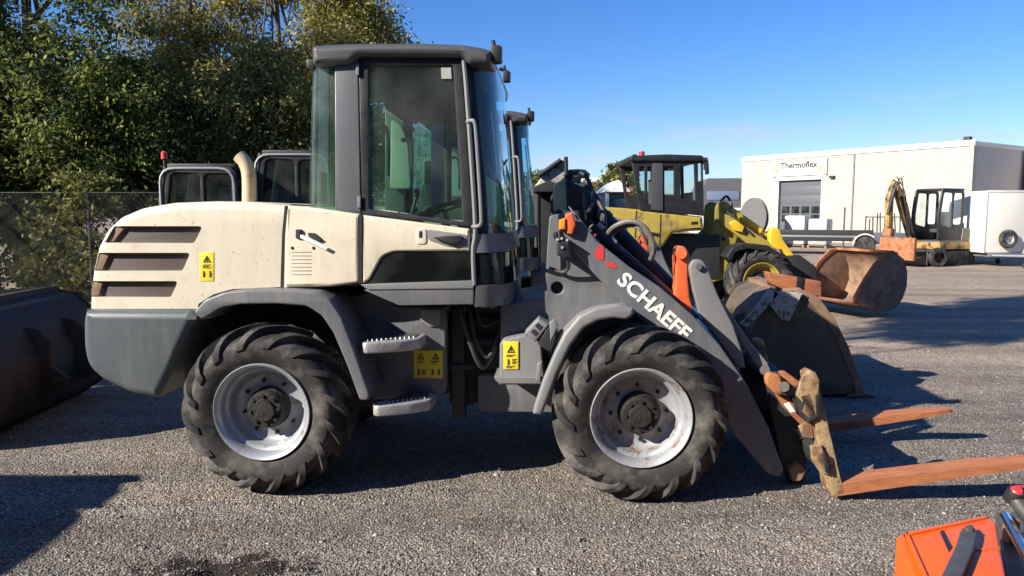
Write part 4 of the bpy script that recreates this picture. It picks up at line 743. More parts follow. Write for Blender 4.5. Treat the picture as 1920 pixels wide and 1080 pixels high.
# ------------------------------------------------------------------ box trailers
def trailer(label, loc, yaw, w=1.45, l=2.8, h0=.42, h1=2.3, spare=True, k=1):
    t = thing('box_trailer', label, 'trailer', loc=loc, yaw=yaw, group='white box trailers')
    m = mat('trailer_white', (.74, .72, .64), (.70, .67, .59), rough=.4, scale=2)
    mk('box', [BM_(0, w, 0, l, h0, h1, .05)], m, t)
    mk('edge_trim', [BM_(-.012, .04, -.012, .04, h0, h1 - .03, .01), BM_(w - .04, w + .012, -.012, .04, h0, h1 - .03, .01), BM_(.045, w - .045, -.012, .03, h1 - .06, h1 + .01, .01)], M['rooft'], t)
    mk('chassis', [BM_(.15, w - .15, -.1, l, h0 - .12, h0 - .01, .01)], M['galv'], t)
    mk('drawbar', [T([(.2, 0, h0 - .08), (w / 2, -1.1, h0 - .05)], .035, 8, 0), T([(w - .2, 0, h0 - .08), (w / 2, -1.1, h0 - .05)], .035, 8, 0), CY((w / 2, -1.35, h0), (w / 2, -1.0, h0 - .04), .04), CY((w / 2 - .08, -1.0, .15), (w / 2 - .08, -1.0, .75), .025)], M['galv'], t)
    mk('jockey_wheel', [LA([(.01, -.03), (.09, -.03), (.1, 0), (.09, .03), (.01, .03)], (w / 2 - .08, -1.0, .1), 16, 'x')], M['rubber'], t)
    for x in (-.16, w + .02):
        mk('wheel', [LA([(.17, 0), (.27, -.0), (.3, .03), (.3, .1), (.27, .14), (.17, .14)], (x, l * .55, .3), 24, 'x'), ], M['rubber'], t)
        mk('mudguard', [prism2([[(l * .55 + .37 * math.cos(a), .33 + .37 * math.sin(a)) for a in [PI * i / 10 for i in range(11)]] + [(l * .55 + .34 * math.cos(a), .33 + .34 * math.sin(a)) for a in [PI * (10 - i) / 10 for i in range(11)]]], 0, .18, 0)], M['black'], t)
        mg = t.children[-1]; mg.rotation_euler = (0, 0, PI / 2); mg.location = (x + .16, 0, 0)
    if spare:
        s = mk('spare_wheel', [LA([(.16, -.02), (.25, -.0), (.29, -.05), (.29, -.12), (.25, -.16), (.16, -.15)], (w * .52, -.02, .86), 28, 'y')], M['rubber'], t)
        mk('spare_rim', [LA([(.002, -.08), (.07, -.10), (.15, -.08), (.17, -.12)], (w * .52, -.02, .86), 28, 'y')], M['rim'], s)
        mk('spare_hub', [CY((w * .52, -.14, .86), (w * .52, -.05, .86), .03)], M['rust'], s)
    return t
q = W0.on(1846, 500, 0)
tr1 = trailer('white box trailer with spare wheel on its front wall at the right edge', (q.x, q.y + .1, 0), R(4), w=1.35, h1=2.35)
q = W0.on(1812, 492, 0)
tr2 = trailer('narrow cream box trailer standing just left of and behind the one with spare wheel', (q.x - .02, q.y + .1, 0), R(2), w=1.1, h0=.35, h1=2.25, l=2.2, spare=False)
tr2.children[0]  # box first
# ------------------------------------------------------------------ yard clutter by the hall
def at_ground(px, Y): d = ray(px, 400); return d.x / d.y * Y
x0, x1 = at_ground(1500, 30), at_ground(1640, 29)
ft = thing('flatbed_trailer', 'long grey flatbed trailer with white mudguard standing before the hall', 'trailer', loc=(x0, 30, 0), yaw=math.atan2(-1, x1 - x0))
Lt = math.hypot(x1 - x0, 1)
mk('bed', [BM_(-1.2, Lt, 0, 2, .55, .75, .02), BM_(-1.2, Lt, 0, .04, .76, 1.0, .01)], M['dark'], ft)
mk('drop_side', [BM_(-1.2, Lt, -.03, -.002, .70, .78, .01)], M['galv'], ft)
mk('mudguard', [prism2([[(Lt - .3 + .46 * math.cos(a), .42 + .46 * math.sin(a)) for a in [PI * (.25 + .75 * i / 10) for i in range(11)]] + [(Lt - .3 + .40 * math.cos(a), .42 + .40 * math.sin(a)) for a in [PI * (1 - .75 * i / 10) for i in range(11)]]], -.25, -.02, 0)], M['wrap'], ft)
for x in (Lt - .3, ): mk('wheel', [LA([(.02, 0), (.2, .02), (.34, 0), (.38, .04), (.38, .18), (.02, .2)], (x, -.2, .38), 24, 'y')], M['rubber'], ft)
# cable drum
x = at_ground(1411, 36)
cd = thing('cable_drum', 'large upright grey disc of a cable drum leaning before the white hall', 'cable drum', loc=(x, 36, 0), yaw=R(-68))
zc = 1.65
mk('drum_flange', [LA([(.02, 0), (.92, 0), (.95, .03), (.92, .06), (.02, .06)], (0, y, zc - .2), 32, 'y') for y in (0, .14)], mat('weathered_wood', (.15, .145, .14), (.10, .095, .09), rough=.8, scale=4, stretch=(1, 1, 8)), cd)
mk('drum_core', [LA([(.45, .06), (.45, .14)], (0, 0, zc - .2), 24, 'y')], M['dark'], cd)
mk('drum_stand', [BM_(-.7, -.5, .05, .65, 0, .8, .02), BM_(.5, .7, .05, .65, 0, .8, .02), BM_(-.9, .9, .05, .65, .0, .15, .02)], M['dark'], cd)
# wrapped goods at the door
for i, (px, w, h, lb) in enumerate(((1490, 1.0, 1.55, 'tall white wrapped pallet load at the left of the roller door'), (1524, .9, 1.4, 'shorter crumpled grey wrapped pallet load at the right of the roller door'))):
    x = at_ground(px, 36); t = thing('wrapped_pallet', lb, 'pallet load', loc=(x, 36 - i * .6, 0), yaw=R(-40), group='wrapped goods in front of the roller door')
    mk('wrapping', [BM_(-w / 2, w / 2, 0, w, .15, h, .12)], M['wrap'] if i == 0 else mat('grey_wrapping', (.42, .42, .43), (.3, .3, .31), rough=.4, scale=9, bump=.5, bscale=14), t)
    mk('pallet', [BM_(-w / 2, w / 2, 0, w, .0, .02), BM_(-w / 2, w / 2, 0, w, .11, .14), BM_(-w / 2, -w / 2 + .1, 0, w, .02, .11), BM_(w / 2 - .1, w / 2, 0, w, .02, .11)], mat('pallet_wood', (.3, .2, .12), (.22, .15, .09), rough=.85), t)
# stake rack / railing
x0, x1 = at_ground(1624, 31), at_ground(1690, 31)
rk = thing('metal_railing', 'rack of upright metal stakes behind the mini excavator boom', 'railing', loc=(x0, 31, 0))
mk('stake', [CY((i * (x1 - x0) / 9, 0, .4), (i * (x1 - x0) / 9 + .05 * math.sin(i * 3), .02 * i, 1.55 + .15 * math.sin(i * 5)), .028, 6) for i in range(10)], M['steelg'], rk)
mk('rail', [CY((0, 0, 1.5), (x1 - x0, 0, 1.5), .025, 6), BM_(-.1, x1 - x0 + .1, -.3, .5, .4, .85, .02)], M['galv'], rk)
x = at_ground(1549, 36); po = mk('barrier_post', [CY((0, 0, 0), (0, 0, 1.9), .04, 8), BX((0, 0, 1.9), (.1, .1, .03), .005)], M['steelg']); po.location = (x, 34, 0); tag(po, 'slim grey post standing just right of the roller door', 'post')
# grey machine / container left of drum (roof with solar panel)
x = at_ground(1352, 62)
hs = thing('house', 'distant house with dark grey roof and bluish panels beyond the yellow loader', 'building', loc=(x - 2, 62, 0), yaw=R(-6))
mk('wall', [BM_(0, 7, 0, 6, 0, 2.4, 0)], M['rooft'], hs, 0)
mk('roof', [prism2([[(-.3, 2.4), (7.3, 2.4), (6.2, 4.5), (.8, 4.5)]], -.3, 6.3, 0)], mat('slate_roof', (.10, .10, .115), (.08, .08, .09), rough=.7, scale=8), hs, 0)
mk('roof_panel', [BX((2.0, -.33, 3.1), (2.6, .04, .7), .01)], mat('solar_panel', (.16, .20, .30), rough=.2), hs)
mk('window', [BM_(1.0, 1.8, -.02, .02, 1.0, 1.9, .01), BM_(3.0, 3.8, -.02, .02, 1.0, 1.9, .01)], M['glassd'], hs)
# small white-gabled hut beyond the yellow loader's hood
Fh = Frame(0, 20)
ht = thing('garden_hut', 'small hut with white gable roof and dark blue front behind the yellow hood', 'hut', Fh)
mk('wall', [P([(1140, 358), (1174, 358), (1176, 470), (1140, 470)], 0, 2.2, 0, F=Fh)], mat('dark_blue_wall', (.03, .06, .11), rough=.6), ht, 0)
mk('roof', [P([(1134, 357), (1160, 337), (1182, 357), (1182, 360), (1134, 360)], -.15, 2.4, .005, F=Fh)], M['white'], ht)
mk('side_board', [P([(1176, 352), (1184, 350), (1184, 470), (1175, 470)], -.1, .0, .004, F=Fh)], M['red'], ht)
mk('corner_board', [P([(1136, 362), (1142, 362), (1141, 470), (1136, 470)], -.1, -.002, .004, F=Fh)], mat('pale_teal', (.45, .62, .6)), ht)
# white greenhouse-like roof far
Fg = Frame(0, 60)
gh = thing('farm_shed', 'long low white-roofed shed on the horizon above the nearest boom', 'building', Fg)
mk('roof', [P([(1050, 334), (1150, 331), (1148, 340), (1050, 342)], 0, 8, 0, F=Fg)], M['rooft'], gh, 0)
mk('wall', [P([(1052, 342), (1146, 340), (1146, 396), (1052, 398)], .3, 7.5, 0, F=Fg)], M['wallg'], gh, 0)

# ------------------------------------------------------------------ chain-link fence
M['wire'] = mat('dull_wire', (.07, .075, .07), (.05, .055, .05), rough=.6, metal=.3); FY_ = 13.3
fz = W0.at(165, 361, FY_).z
fe = thing('chain_link_fence', 'dark chain-link fence with thin posts below the trees on the left', 'fence', loc=(-15, FY_, 0))
Lf = 13.0; V = []; F = []
def wire(a, b, r=.0030):
    a = Vector(a); b = Vector(b); t = (b - a).normalized(); u = t.orthogonal().normalized(); w = t.cross(u); o = len(V)
    for p in (a, b):
        for k in range(3):
            V.append(tuple(p + (u * math.cos(2.094 * k) + w * math.sin(2.094 * k)) * r))
    for k in range(3): F.append((o + k, o + (k + 1) % 3, o + 3 + (k + 1) % 3, o + 3 + k))
x = -fz
while x < Lf:
    x0 = max(x, 0); x1 = min(x + fz, Lf)
    if x1 > x0:
        wire((x0, 0, (x0 - x)), (x1, 0, (x1 - x))); wire((x0, .004, fz - (x0 - x)), (x1, .004, fz - (x1 - x)))
    x += .060
mk('wire_mesh', [(V, F)], M['wire'], fe, 0)
for i in range(6):
    mk('fence_post', [CY((.3 + i * 2.5, .03, 0), (.3 + i * 2.5, .03, fz + .03), .025, 10), LA([(.001, .02), (.03, 0), (.03, -.03)], (.3 + i * 2.5, .03, fz + .04), 10, 'z')], M['steelg'], fe)
mk('top_wire', [CY((0, 0, fz), (Lf, 0, fz), .005, 5)], M['wire'], fe)
# shift fence so a post falls at the measured place
px_post = W0.at(167, 450, FY_).x
fe.location.x = px_post - (.3 + 2.5 * 3) if False else -15 + ((px_post + 15 - .3) % 2.5)

# ------------------------------------------------------------------ vegetation
LM = {'dark': leafmat('dark_leaves', [(.03, .044, .012), (.055, .08, .017), (.10, .135, .03), (.18, .22, .045), (.38, .40, .11)], .45),
      'mid': leafmat('mid_leaves', [(.045, .058, .014), (.08, .098, .022), (.14, .155, .035), (.22, .22, .06), (.34, .31, .09)], .35),
      'light': leafmat('light_leaves', [(.13, .12, .035), (.20, .185, .05), (.28, .25, .07), (.36, .31, .09), (.44, .37, .13)], .35),
      'olive': leafmat('olive_leaves', [(.09, .10, .028), (.14, .15, .04), (.22, .215, .055), (.32, .29, .08), (.44, .38, .13)], .38),
      'ochre': leafmat('autumn_leaves', [(.10, .075, .02), (.16, .11, .03), (.20, .15, .05), (.12, .12, .035), (.07, .08, .02)], .3)}
def crown_mesh(name, blobs, n, size, m, seed, gap=.6, flat=.7):
    r = np.random.default_rng(seed)
    B = np.array(blobs); vol = (B[:, 3] ** 2); pr = vol / vol.sum()
    # clusters inside blobs
    nc = max(60, n // 70); bi = r.choice(len(B), nc, p=pr); d = r.normal(size=(nc, 3)); d /= np.linalg.norm(d, axis=1)[:, None]
    rad = r.random(nc) ** .45; cc = B[bi, :3] + d * (rad * B[bi, 3])[:, None] * np.array([1, 1, .9])
    ci = r.integers(0, nc, n); cs = (r.random(nc) * .5 + .5) * gap
    p = cc[ci] + r.normal(size=(n, 3)) * cs[ci][:, None] * np.array([.42, .42, .30])
    a = r.normal(size=(n, 3)); a /= np.linalg.norm(a, axis=1)[:, None]; b = r.normal(size=(n, 3)); b -= a * (a * b).sum(1)[:, None]; b /= np.linalg.norm(b, axis=1)[:, None]
    s = size * (.6 + .8 * r.random(n))[:, None]
    V = np.stack([p - a * s, p + b * s * .45, p + a * s, p - b * s * .45], 1).reshape(-1, 3)
    me = bpy.data.meshes.new(name); me.vertices.add(4 * n); me.vertices.foreach_set('co', V.ravel().astype(np.float32))
    me.loops.add(4 * n); me.loops.foreach_set('vertex_index', np.arange(4 * n, dtype=np.int32)); me.polygons.add(n)
    me.polygons.foreach_set('loop_start', np.arange(0, 4 * n, 4, dtype=np.int32)); me.update(calc_edges=True); me.materials.append(m)
    return me, cc
def tree(label, x, y, h, blobs, n, size, mk_, seed, name='tree', gap=.6, cat='tree', trunk=.16, grp='trees behind the fence', limbs=14):
    t = thing(name, label, cat, loc=(x, y, 0), group=grp)
    me, cc = crown_mesh('crown', blobs, n, size, LM[mk_], seed, gap); o = bpy.data.objects.new('crown', me); C.objects.link(o); o.parent = t
    r = random.Random(seed); parts = []
    tp = [(0, 0, 0), (r.uniform(-.1, .1), r.uniform(-.1, .1), h * .3), (r.uniform(-.25, .25), r.uniform(-.2, .2), h * .6), (r.uniform(-.3, .3), 0, h * .92)]
    tr_ = catmull(tp, 6); parts.append(T(tp, trunk, 10, 6, trunk * .2))
    for i in range(limbs):
        s = tr_[r.randint(4, len(tr_) - 2)]; e = Vector(cc[r.randrange(len(cc))]); 
        m_ = s.lerp(e, .5) + Vector((0, 0, -.1 * (e - s).length + r.uniform(-.1, .3))); parts.append(T([s, m_, e], trunk * .3, 6, 4, trunk * .06))
    mk('trunk', parts, M['bark'], t); return t
def blobs(n, rx, ry, z0, z1, r0, r1, seed, taper=True):
    r = random.Random(seed); out = []
    for i in range(n):
        z = r.uniform(z0, z1); t = (z - z0) / (z1 - z0); k = math.sin(PI * (.18 + .75 * t)) if taper else 1
        a = r.uniform(0, 2 * PI); q = math.sqrt(r.random()); out.append((rx * k * q * math.cos(a), ry * k * q * math.sin(a), z, r.uniform(r0, r1)))
    return out
tree('big dark green tree filling the top left corner of the yard', -9.9, 15.6, 9, blobs(44, 2.4, 1.5, 2.0, 9.5, .8, 1.3, 1, False), 96000, .052, 'dark', 1, trunk=.2)
tree('dark bushy tree right of the big corner tree, behind the silver cab', -7.9, 16.2, 4.2, blobs(24, 1.6, 1.2, 1.6, 4.3, .6, 1.0, 2), 52000, .05, 'dark', 2, trunk=.16)
tree('low leafy tree at the left edge, its branches hanging over the fence', -11.4, 14.8, 6, blobs(24, 1.6, 1.0, 1.2, 4.4, .6, .9, 3), 42000, .052, 'mid', 3)
tree('tall loose yellow-green tree behind the grey cab', -6.3, 21.0, 11, blobs(30, 2.0, 1.6, 2.2, 10.5, .6, 1.1, 4), 44000, .062, 'light', 4, gap=.8)
tree('yellow-green tree whose crown ends right of the cab roof corner', -4.3, 19.6, 9.0, blobs(30, 1.55, 1.3, 2.0, 7.5, .5, .85, 5), 38000, .06, 'light', 5, gap=.75)
tree('olive-yellow tree rising above the dark corner tree', -9.0, 21.5, 10.5, blobs(28, 1.9, 1.5, 2.0, 10.5, .6, 1.1, 7), 40000, .062, 'light', 7, gap=.8)
tree('olive tree between the dark trees and the grey cab', -5.6, 17.6, 5.4, blobs(26, 2.0, 1.1, 1.2, 5.0, .6, .95, 6), 48000, .052, 'olive', 6)
tree('tall green tree at the far left, filling the corner above the fence', -13.0, 18.2, 9.5, blobs(30, 2.2, 1.2, 2.5, 9.6, .8, 1.2, 8), 52000, .058, 'mid', 8)
# undergrowth
for i, (x, y, rx, h, k, n, lb) in enumerate(((-12.6, 14.5, 1.5, 1.8, 'dark', 20000, 'dense dark bush at the far left end of the fence'), (-10.6, 14.3, 1.6, 1.9, 'dark', 20000, 'dark undergrowth bush behind the fence at the left edge'), (-7.9, 14.3, 1.4, 2.1, 'mid', 12000, 'olive undergrowth bush behind the fence post'), (-5.0, 14.4, 1.5, 2.0, 'dark', 11000, 'dark bush behind the two small excavator cabs'), (-2.2, 15.5, 1.5, 2.0, 'mid', 9000, 'green bush seen through the grey cab'))):
    tree(lb, x, y, h * .7, blobs(14, rx, .6, .3, h, .35, .6, 20 + i, False), n, .06, k, 20 + i, name='bush', cat='bush', trunk=.04, grp='bushes along the fence', gap=.4, limbs=6)
# distant greenery on the right
def small(px, py, Y, w, k, n, seed, lb, name='tree', cat='tree', size=.12):
    q = W0.at(px, py, Y); h = q.z
    tree(lb, q.x, Y, h * .8, blobs(16, w, w * .7, h * .25, h * .85, h * .12, h * .2, seed), n, size, k, seed, name=name, cat=cat, grp='distant greenery', gap=h * .12, trunk=.12, limbs=6)
small(1158, 296, 42, 1.0, 'mid', 7000, 31, 'bright green tree rising left of the yellow loader cab')
small(1176, 305, 44, 1.1, 'mid', 6000, 36, 'green tree just behind the rear of the black cab')
small(1095, 338, 34, 1.6, 'ochre', 8000, 32, 'ochre autumn hedge shrub seen above the nearest boom', 'bush', 'bush')
small(1128, 343, 33, 1.4, 'ochre', 7000, 33, 'rusty yellow shrub beside the small hut', 'bush', 'bush')
small(1000, 306, 40, 1.2, 'dark', 6000, 34, 'dark distant tree between the second cab and the boom linkage')
small(1018, 316, 42, 1.5, 'dark', 6000, 35, 'small dark distant tree right next to the boom linkage')
# ------------------------------------------------------------------ off-frame trees to the left, casting the broken shade
tree('unseen tree added left of the picture to cast shade on the dark bucket', -8.6, 5.9, 5.6, blobs(20, 1.2, 1.3, 1.2, 5.6, .6, 1.0, 41), 16000, .10, 'dark', 41, grp='trees left of the yard')  # added out of view only to throw shade on the left bucket
SHX, SHY = -8.6, 2.9
tree('high tree outside the left of the picture casting the long shade band on the gravel', SHX, SHY, 12, blobs(26, 2.0, 1.2, 9.6, 13.2, .6, 1.0, 42, False), 22000, .11, 'mid', 42, grp='trees left of the yard')
tr3 = trailer('unseen white box trailer added left of the picture to shade the near gravel', (-7.6, -1.6, 0), R(0), w=1.7, l=4.32, h1=2.3, spare=False)  # made-up trailer, stands in for the unknown caster of this shadow

# unseen dark block added behind the camera to cut sky fill
wk = thing('sky_blocker', 'long dark unseen block added behind the photographer to cut sky fill', 'building', loc=(-14, -7, 0))
mk('wall', [BM_(0, 56, -12, 0, 0, 7.2, 0)], mat('blocker_dark', (.05, .052, .05), (.04, .042, .04), rough=.7, scale=1), wk, 0)
mk('blocker_front', [BM_(4 + i * 9, 8 + i * 9, .0, .05, 0, 4, .01) for i in range(5)][:1], M['doorg'], wk)
mk('roof', [prism2([[(-.4, 7.2), (56.4, 7.2), (56.4, 7.5), (-.4, 7.5)]], -12.4, .4, 0)], M['roof'], wk, 0)
# ------------------------------------------------------------------ ground
def groundmat():
    m = bpy.data.materials.new('gravel_ground'); m.use_nodes = True; nt = m.node_tree; N = nt.nodes; Lk = nt.links; b = N['Principled BSDF']
    tc = N.new('ShaderNodeTexCoord'); vec = tc.outputs['Object']
    def ramp(src, stops, interp='LINEAR'):
        c = N.new('ShaderNodeValToRGB'); c.color_ramp.interpolation = interp; el = c.color_ramp.elements
        while len(el) < len(stops): el.new(.5)
        for e, (p, col) in zip(el, stops): e.position = p; e.color = (*col, 1) if len(col) == 3 else col
        Lk.new(src, c.inputs[0]); return c.outputs[0]
    def vor(s):
        v = N.new('ShaderNodeTexVoronoi'); v.inputs['Scale'].default_value = s; Lk.new(vec, v.inputs['Vector']); return v
    def nz(s, d=8, ro=.6):
        n = N.new('ShaderNodeTexNoise'); n.inputs['Scale'].default_value = s; n.inputs['Detail'].default_value = d; n.inputs['Roughness'].default_value = ro; Lk.new(vec, n.inputs['Vector']); return n.outputs[0]
    def mix(f, a, c, bt='MIX'):
        x = N.new('ShaderNodeMix'); x.data_type = 'RGBA'; x.blend_type = bt
        for i, s in ((0, f), (6, a), (7, c)):
            if isinstance(s, (int, float)): x.inputs[i].default_value = s
            elif isinstance(s, tuple): x.inputs[i].default_value = (*s, 1)
            else: Lk.new(s, x.inputs[i])
        return x.outputs[2]
    stops = [(0, (.055, .05, .046)), (.2, (.125, .112, .10)), (.45, (.19, .173, .157)), (.7, (.255, .232, .212)), (.88, (.35, .325, .30)), (1, (.55, .52, .48))]
    v1 = vor(78); s1 = N.new('ShaderNodeSeparateColor'); Lk.new(v1.outputs['Color'], s1.inputs[0])
    v2 = vor(190); s2 = N.new('ShaderNodeSeparateColor'); Lk.new(v2.outputs['Color'], s2.inputs[0])
    c = mix(.5, ramp(s1.outputs[0], stops), ramp(s2.outputs[0], stops))
    warm = ramp(s1.outputs[1], [(0, (1.12, .99, .86)), (.5, (1.04, 1, .95)), (1, (.98, .98, 1.0))]); c = mix(1.0, c, warm, 'MULTIPLY')
    edge = ramp(v1.outputs['Distance'], [(0, (1.08, 1.08, 1.08)), (.45, (.95, .95, .95)), (.8, (.45, .45, .45))]); c = mix(.8, c, edge, 'MULTIPLY')
    big = ramp(nz(.55, 6), [(.3, (.96, .92, .87)), (.55, (1.17, 1.14, 1.09)), (.75, (1.34, 1.28, 1.19))]); c = mix(1.0, c, big, 'MULTIPLY')
    mid = ramp(nz(5, 8, .7), [(.3, (.78, .77, .77)), (.6, (1.05, 1.04, 1.02))]); c = mix(.9, c, mid, 'MULTIPLY')
    mpt = N.new('ShaderNodeMapping'); mpt.inputs['Scale'].default_value = (.16, 1.5, 1); mpt.inputs['Rotation'].default_value = (0, 0, .12); Lk.new(vec, mpt.inputs[0])
    nt2 = N.new('ShaderNodeTexNoise'); nt2.inputs['Scale'].default_value = 1.3; nt2.inputs['Detail'].default_value = 6; Lk.new(mpt.outputs[0], nt2.inputs['Vector'])
    c = mix(1.0, c, ramp(nt2.outputs[0], [(.32, (.74, .72, .70)), (.5, (1, 1, 1)), (.68, (1.22, 1.2, 1.16))]), 'MULTIPLY')
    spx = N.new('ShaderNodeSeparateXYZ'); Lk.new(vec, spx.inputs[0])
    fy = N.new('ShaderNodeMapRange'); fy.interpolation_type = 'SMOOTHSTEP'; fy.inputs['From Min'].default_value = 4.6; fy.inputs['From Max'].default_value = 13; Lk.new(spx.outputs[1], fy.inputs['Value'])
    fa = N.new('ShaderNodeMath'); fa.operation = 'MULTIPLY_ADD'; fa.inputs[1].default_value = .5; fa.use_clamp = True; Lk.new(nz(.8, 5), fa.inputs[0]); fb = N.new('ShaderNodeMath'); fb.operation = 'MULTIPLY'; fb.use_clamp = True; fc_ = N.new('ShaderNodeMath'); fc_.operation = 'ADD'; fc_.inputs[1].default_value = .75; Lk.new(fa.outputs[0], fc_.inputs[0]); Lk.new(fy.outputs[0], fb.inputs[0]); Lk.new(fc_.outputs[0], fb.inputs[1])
    c = mix(fb.outputs[0], c, mix(1.0, c, (1.62, 1.50, 1.36), 'MULTIPLY'))  # distance lightening painted in for the brighter sunlit far gravel
    c = mix(1.0, c, ramp(nz(1.7, 7, .7), [(.55, (1, 1, 1)), (.72, (1.08, .93, .82))]), 'MULTIPLY')
    c = mix(1.0, c, (.96, 1.0, 1.05), 'MULTIPLY')
    # mud scuffs near the lower left
    mp = N.new('ShaderNodeMapping'); mp.inputs['Location'].default_value = (1.35, -3.32, 0); Lk.new(vec, mp.inputs[0])
    mp2 = N.new('ShaderNodeMapping'); mp2.vector_type = 'POINT'; mp2.inputs['Scale'].default_value = (1.6, 3.6, 1); mp2.inputs['Rotation'].default_value = (0, 0, -.22); Lk.new(mp.outputs[0], mp2.inputs[0])
    ln = N.new('ShaderNodeVectorMath'); ln.operation = 'LENGTH'; Lk.new(mp2.outputs[0], ln.inputs[0])
    ad = N.new('ShaderNodeMath'); ad.operation = 'ADD'; Lk.new(ln.outputs['Value'], ad.inputs[0]); nn = N.new('ShaderNodeMath'); nn.operation = 'MULTIPLY_ADD'; nn.inputs[1].default_value = 2.4; nn.inputs[2].default_value = -1.2; Lk.new(nz(9, 6, .65), nn.inputs[0]); Lk.new(nn.outputs[0], ad.inputs[1])
    mud = ramp(ad.outputs[0], [(.45, (1, 1, 1)), (.75, (0, 0, 0))]); c = mix(mud, c, (.035, .026, .02))
    ms = N.new('ShaderNodeMix')
    dst = N.new('ShaderNodeVectorMath'); dst.operation = 'LENGTH'; Lk.new(vec, dst.inputs[0])
    far = ramp(N.new('ShaderNodeMath').outputs[0], [(0, (0, 0, 0)), (1, (1, 1, 1))])
    mth = nt.nodes[-2] if False else None
    Lk.new(c, b.inputs['Base Color']); b.inputs['Roughness'].default_value = .92; b.inputs['Specular IOR Level'].default_value = .25
    h1 = N.new('ShaderNodeMath'); h1.operation = 'SUBTRACT'; h1.inputs[0].default_value = 1; Lk.new(v1.outputs['Distance'], h1.inputs[1])
    h2 = N.new('ShaderNodeMath'); h2.operation = 'MULTIPLY_ADD'; h2.inputs[1].default_value = .6; Lk.new(s1.outputs[2], h2.inputs[0]); Lk.new(h1.outputs[0], h2.inputs[2])
    bp = N.new('ShaderNodeBump'); bp.inputs['Strength'].default_value = .9; bp.inputs['Distance'].default_value = .012; Lk.new(h2.outputs[0], bp.inputs['Height'])
    bp2 = N.new('ShaderNodeBump'); bp2.inputs['Strength'].default_value = .6; bp2.inputs['Distance'].default_value = .05; Lk.new(nz(7, 7, .65), bp2.inputs['Height']); Lk.new(bp.outputs[0], bp2.inputs['Normal'])
    Lk.new(bp2.outputs[0], b.inputs['Normal']); return m
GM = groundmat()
def gh_(x, y):      # ground relief: gentle ripples and a few ruts near the camera
    if abs(x) > 14 or y > 16 or y < 0: return 0
    f = min(1, (14 - abs(x)) / 4, (16 - y) / 5, max(0, y) / .5)
    z = .012 * noise.noise(Vector((x * 1.6, y * 2.2, 0))) + .006 * noise.noise(Vector((x * 6, y * 8, 3)))
    if x < -.3 and y < 5.2:
        q = (y - 4.35 - .16 * (x + 2)); z += .03 * math.exp(-((q + .30) / .05) ** 2) - .02 * math.exp(-((q + .22) / .05) ** 2) + .025 * math.exp(-((q - .12) / .06) ** 2) - .015 * math.exp(-((q - .2) / .06) ** 2)
        w = math.exp(-(((x + 1.35) / .45) ** 2 + ((y - 3.32) / .16) ** 2)); z += .045 * w * noise.noise(Vector((x * 9, y * 12, 1)))
    return z * f - .006 * f
xs = sorted(set([-600, -250, -120, -60, -30, -20] + [-14 + i * .5 for i in range(20)] + [round(-4 + i * .05, 3) for i in range(170)] + [4.5 + i * .5 for i in range(20)] + [20, 30, 60, 120, 250, 600]))
ys = sorted(set([-100, -30, -10, -3, 0, 1] + [2 + i * .5 for i in range(2)] + [round(2.9 + i * .045, 3) for i in range(80)] + [6.6 + i * .3 for i in range(32)] + [17, 20, 30, 45, 70, 120, 250, 600, 1500]))
GV = [(x, y, gh_(x, y)) for y in ys for x in xs]; nx = len(xs)
GF = [(j * nx + i, j * nx + i + 1, (j + 1) * nx + i + 1, (j + 1) * nx + i) for j in range(len(ys) - 1) for i in range(nx - 1)]
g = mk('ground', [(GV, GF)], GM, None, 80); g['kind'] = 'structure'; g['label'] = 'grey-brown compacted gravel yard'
# loose stones
def stones(n, seed):
    r = np.random.default_rng(seed)
    base = np.array([(1, 0, 0), (0, 1, 0), (-1, 0, 0), (0, -1, 0), (0, 0, 1), (0, 0, -1)], float); fc = np.array([(0, 1, 4), (1, 2, 4), (2, 3, 4), (3, 0, 4), (1, 0, 5), (2, 1, 5), (3, 2, 5), (0, 3, 5)])
    Y = 2.6 + 7 * r.random(n) ** 1.7; X = (r.random(n) * 2 - 1) * (Y * .78 + .1)
    s = .003 + .0055 * r.random(n) ** 2.2; s = np.where(r.random(n) < .012, s * 2.2, s)
    V = base[None] * s[:, None, None] * (.65 + .7 * r.random((n, 6, 1))) + r.normal(size=(n, 6, 3)) * s[:, None, None] * .22
    V[:, :, 2] *= .75
    Z = np.array([gh_(a, b) for a, b in zip(X, Y)]); V += np.stack([X, Y, Z + s * .25], 1)[:, None, :]
    Fc = (fc[None] + (np.arange(n) * 6)[:, None, None]).reshape(-1, 3)
    me = bpy.data.meshes.new('loose_stones'); me.vertices.add(6 * n); me.vertices.foreach_set('co', V.reshape(-1).astype(np.float32))
    me.loops.add(24 * n); me.loops.foreach_set('vertex_index', Fc.ravel().astype(np.int32)); me.polygons.add(8 * n); me.polygons.foreach_set('loop_start', np.arange(0, 24 * n, 3, dtype=np.int32)); me.update(calc_edges=True)
    return me
me = stones(60000, 5); sm = leafmat('stone', [(.06, .055, .05), (.13, .118, .106), (.19, .172, .157), (.25, .23, .21), (.45, .425, .39)], 0.0)
me.materials.append(sm); o = bpy.data.objects.new('loose_stones', me); C.objects.link(o); tag(o, 'loose small stones scattered over the gravel yard', 'gravel', None, 'stuff')
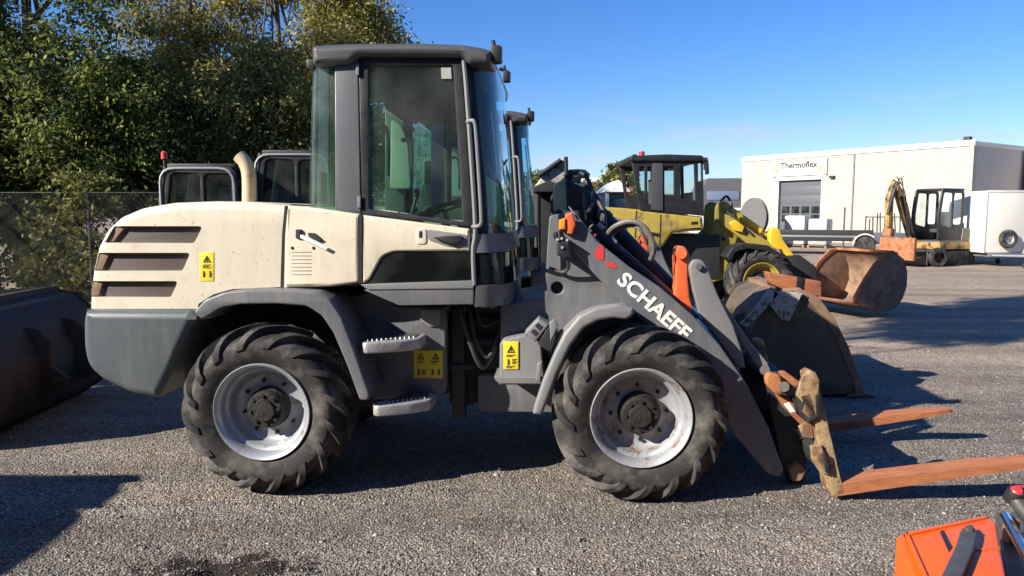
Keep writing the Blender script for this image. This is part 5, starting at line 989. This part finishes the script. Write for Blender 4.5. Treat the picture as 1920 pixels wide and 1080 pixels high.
# distant hill
hv = []; hf = []; n = 60
for i in range(n + 1):
    x = -150 + 400 * i / n; h = 8 + 3.5 * noise.noise(Vector((x * .012, 0, 0))) + 1.2 * noise.noise(Vector((x * .06, 1, 0)))
    hv += [(x, 230, -1), (x, 262, h * .8), (x, 300, h), (x, 380, -1)]
for i in range(n):
    for j in range(3): hf.append((i * 4 + j, i * 4 + 4 + j, i * 4 + 5 + j, i * 4 + 1 + j))
hl = mk('hills', [(hv, hf)], mat('wooded_hill', (.055, .052, .05), (.085, .075, .06), rough=1, scale=.12, amt=1, detail=10, bump=1, bscale=.5), None, 80); hl['kind'] = 'structure'; hl['label'] = 'low dark wooded rise along the horizon'

# ------------------------------------------------------------------ light
SAZ, SEL = R(28), R(29.5)       # light travels towards +x turned SAZ to +y
dirv = Vector((math.cos(SAZ) * math.cos(SEL), math.sin(SAZ) * math.cos(SEL), -math.sin(SEL)))
sl = bpy.data.lights.new('sun', 'SUN'); sl.energy = 5.0; sl.angle = R(.5); sl.color = (1, .92, .80)
so = bpy.data.objects.new('sun', sl); C.objects.link(so); so.rotation_euler = dirv.to_track_quat('-Z', 'Y').to_euler(); so.location = (-10, -5, 12)
w = bpy.data.worlds.new('World'); S.world = w; w.use_nodes = True; nt = w.node_tree; N = nt.nodes; Lk = nt.links
sk = N.new('ShaderNodeTexSky'); sk.sky_type = 'NISHITA'; sk.sun_disc = False; sk.sun_elevation = SEL
sv = -dirv; sk.sun_rotation = math.atan2(sv.x, sv.y); sk.air_density = 1.0; sk.dust_density = .3; sk.ozone_density = 2.5; sk.altitude = 0
bg = N['Background']; bg.inputs[1].default_value = .070
hs_ = N.new('ShaderNodeHueSaturation'); hs_.inputs['Saturation'].default_value = 1.32; Lk.new(sk.outputs[0], hs_.inputs['Color']); tn = N.new('ShaderNodeMix'); tn.data_type = 'RGBA'; tn.blend_type = 'MULTIPLY'; tn.inputs[0].default_value = 1; tn.inputs[7].default_value = (.86, .93, 1.24, 1); Lk.new(hs_.outputs[0], tn.inputs[6])
tcw = N.new('ShaderNodeTexCoord'); mpw = N.new('ShaderNodeMapping'); mpw.inputs['Scale'].default_value = (3, 3, 16); Lk.new(tcw.outputs['Generated'], mpw.inputs[0])
cn = N.new('ShaderNodeTexNoise'); cn.inputs['Scale'].default_value = 2.6; cn.inputs['Detail'].default_value = 7; Lk.new(mpw.outputs[0], cn.inputs['Vector'])
cr_ = N.new('ShaderNodeMapRange'); cr_.inputs['From Min'].default_value = .50; cr_.inputs['From Max'].default_value = .72; cr_.inputs['To Max'].default_value = .42; Lk.new(cn.outputs[0], cr_.inputs['Value'])
sz = N.new('ShaderNodeSeparateXYZ'); Lk.new(tcw.outputs['Generated'], sz.inputs[0])
lo = N.new('ShaderNodeMapRange'); lo.inputs['From Min'].default_value = .15; lo.inputs['From Max'].default_value = .09; Lk.new(sz.outputs[2], lo.inputs['Value'])
ml = N.new('ShaderNodeMath'); ml.operation = 'MULTIPLY'; Lk.new(cr_.outputs[0], ml.inputs[0]); Lk.new(lo.outputs[0], ml.inputs[1])
cm = N.new('ShaderNodeMix'); cm.data_type = 'RGBA'; Lk.new(ml.outputs[0], cm.inputs[0]); Lk.new(tn.outputs[2], cm.inputs[6]); cm.inputs[7].default_value = (5.2, 4.9, 5.4, 1); Lk.new(cm.outputs[2], bg.inputs[0])
S.view_settings.view_transform = 'Standard'; S.view_settings.look = 'None'; S.view_settings.exposure = 1.0; S.view_settings.gamma = 1
S.cycles.max_bounces = 8; S.cycles.transparent_max_bounces = 24; S.cycles.use_denoising = True
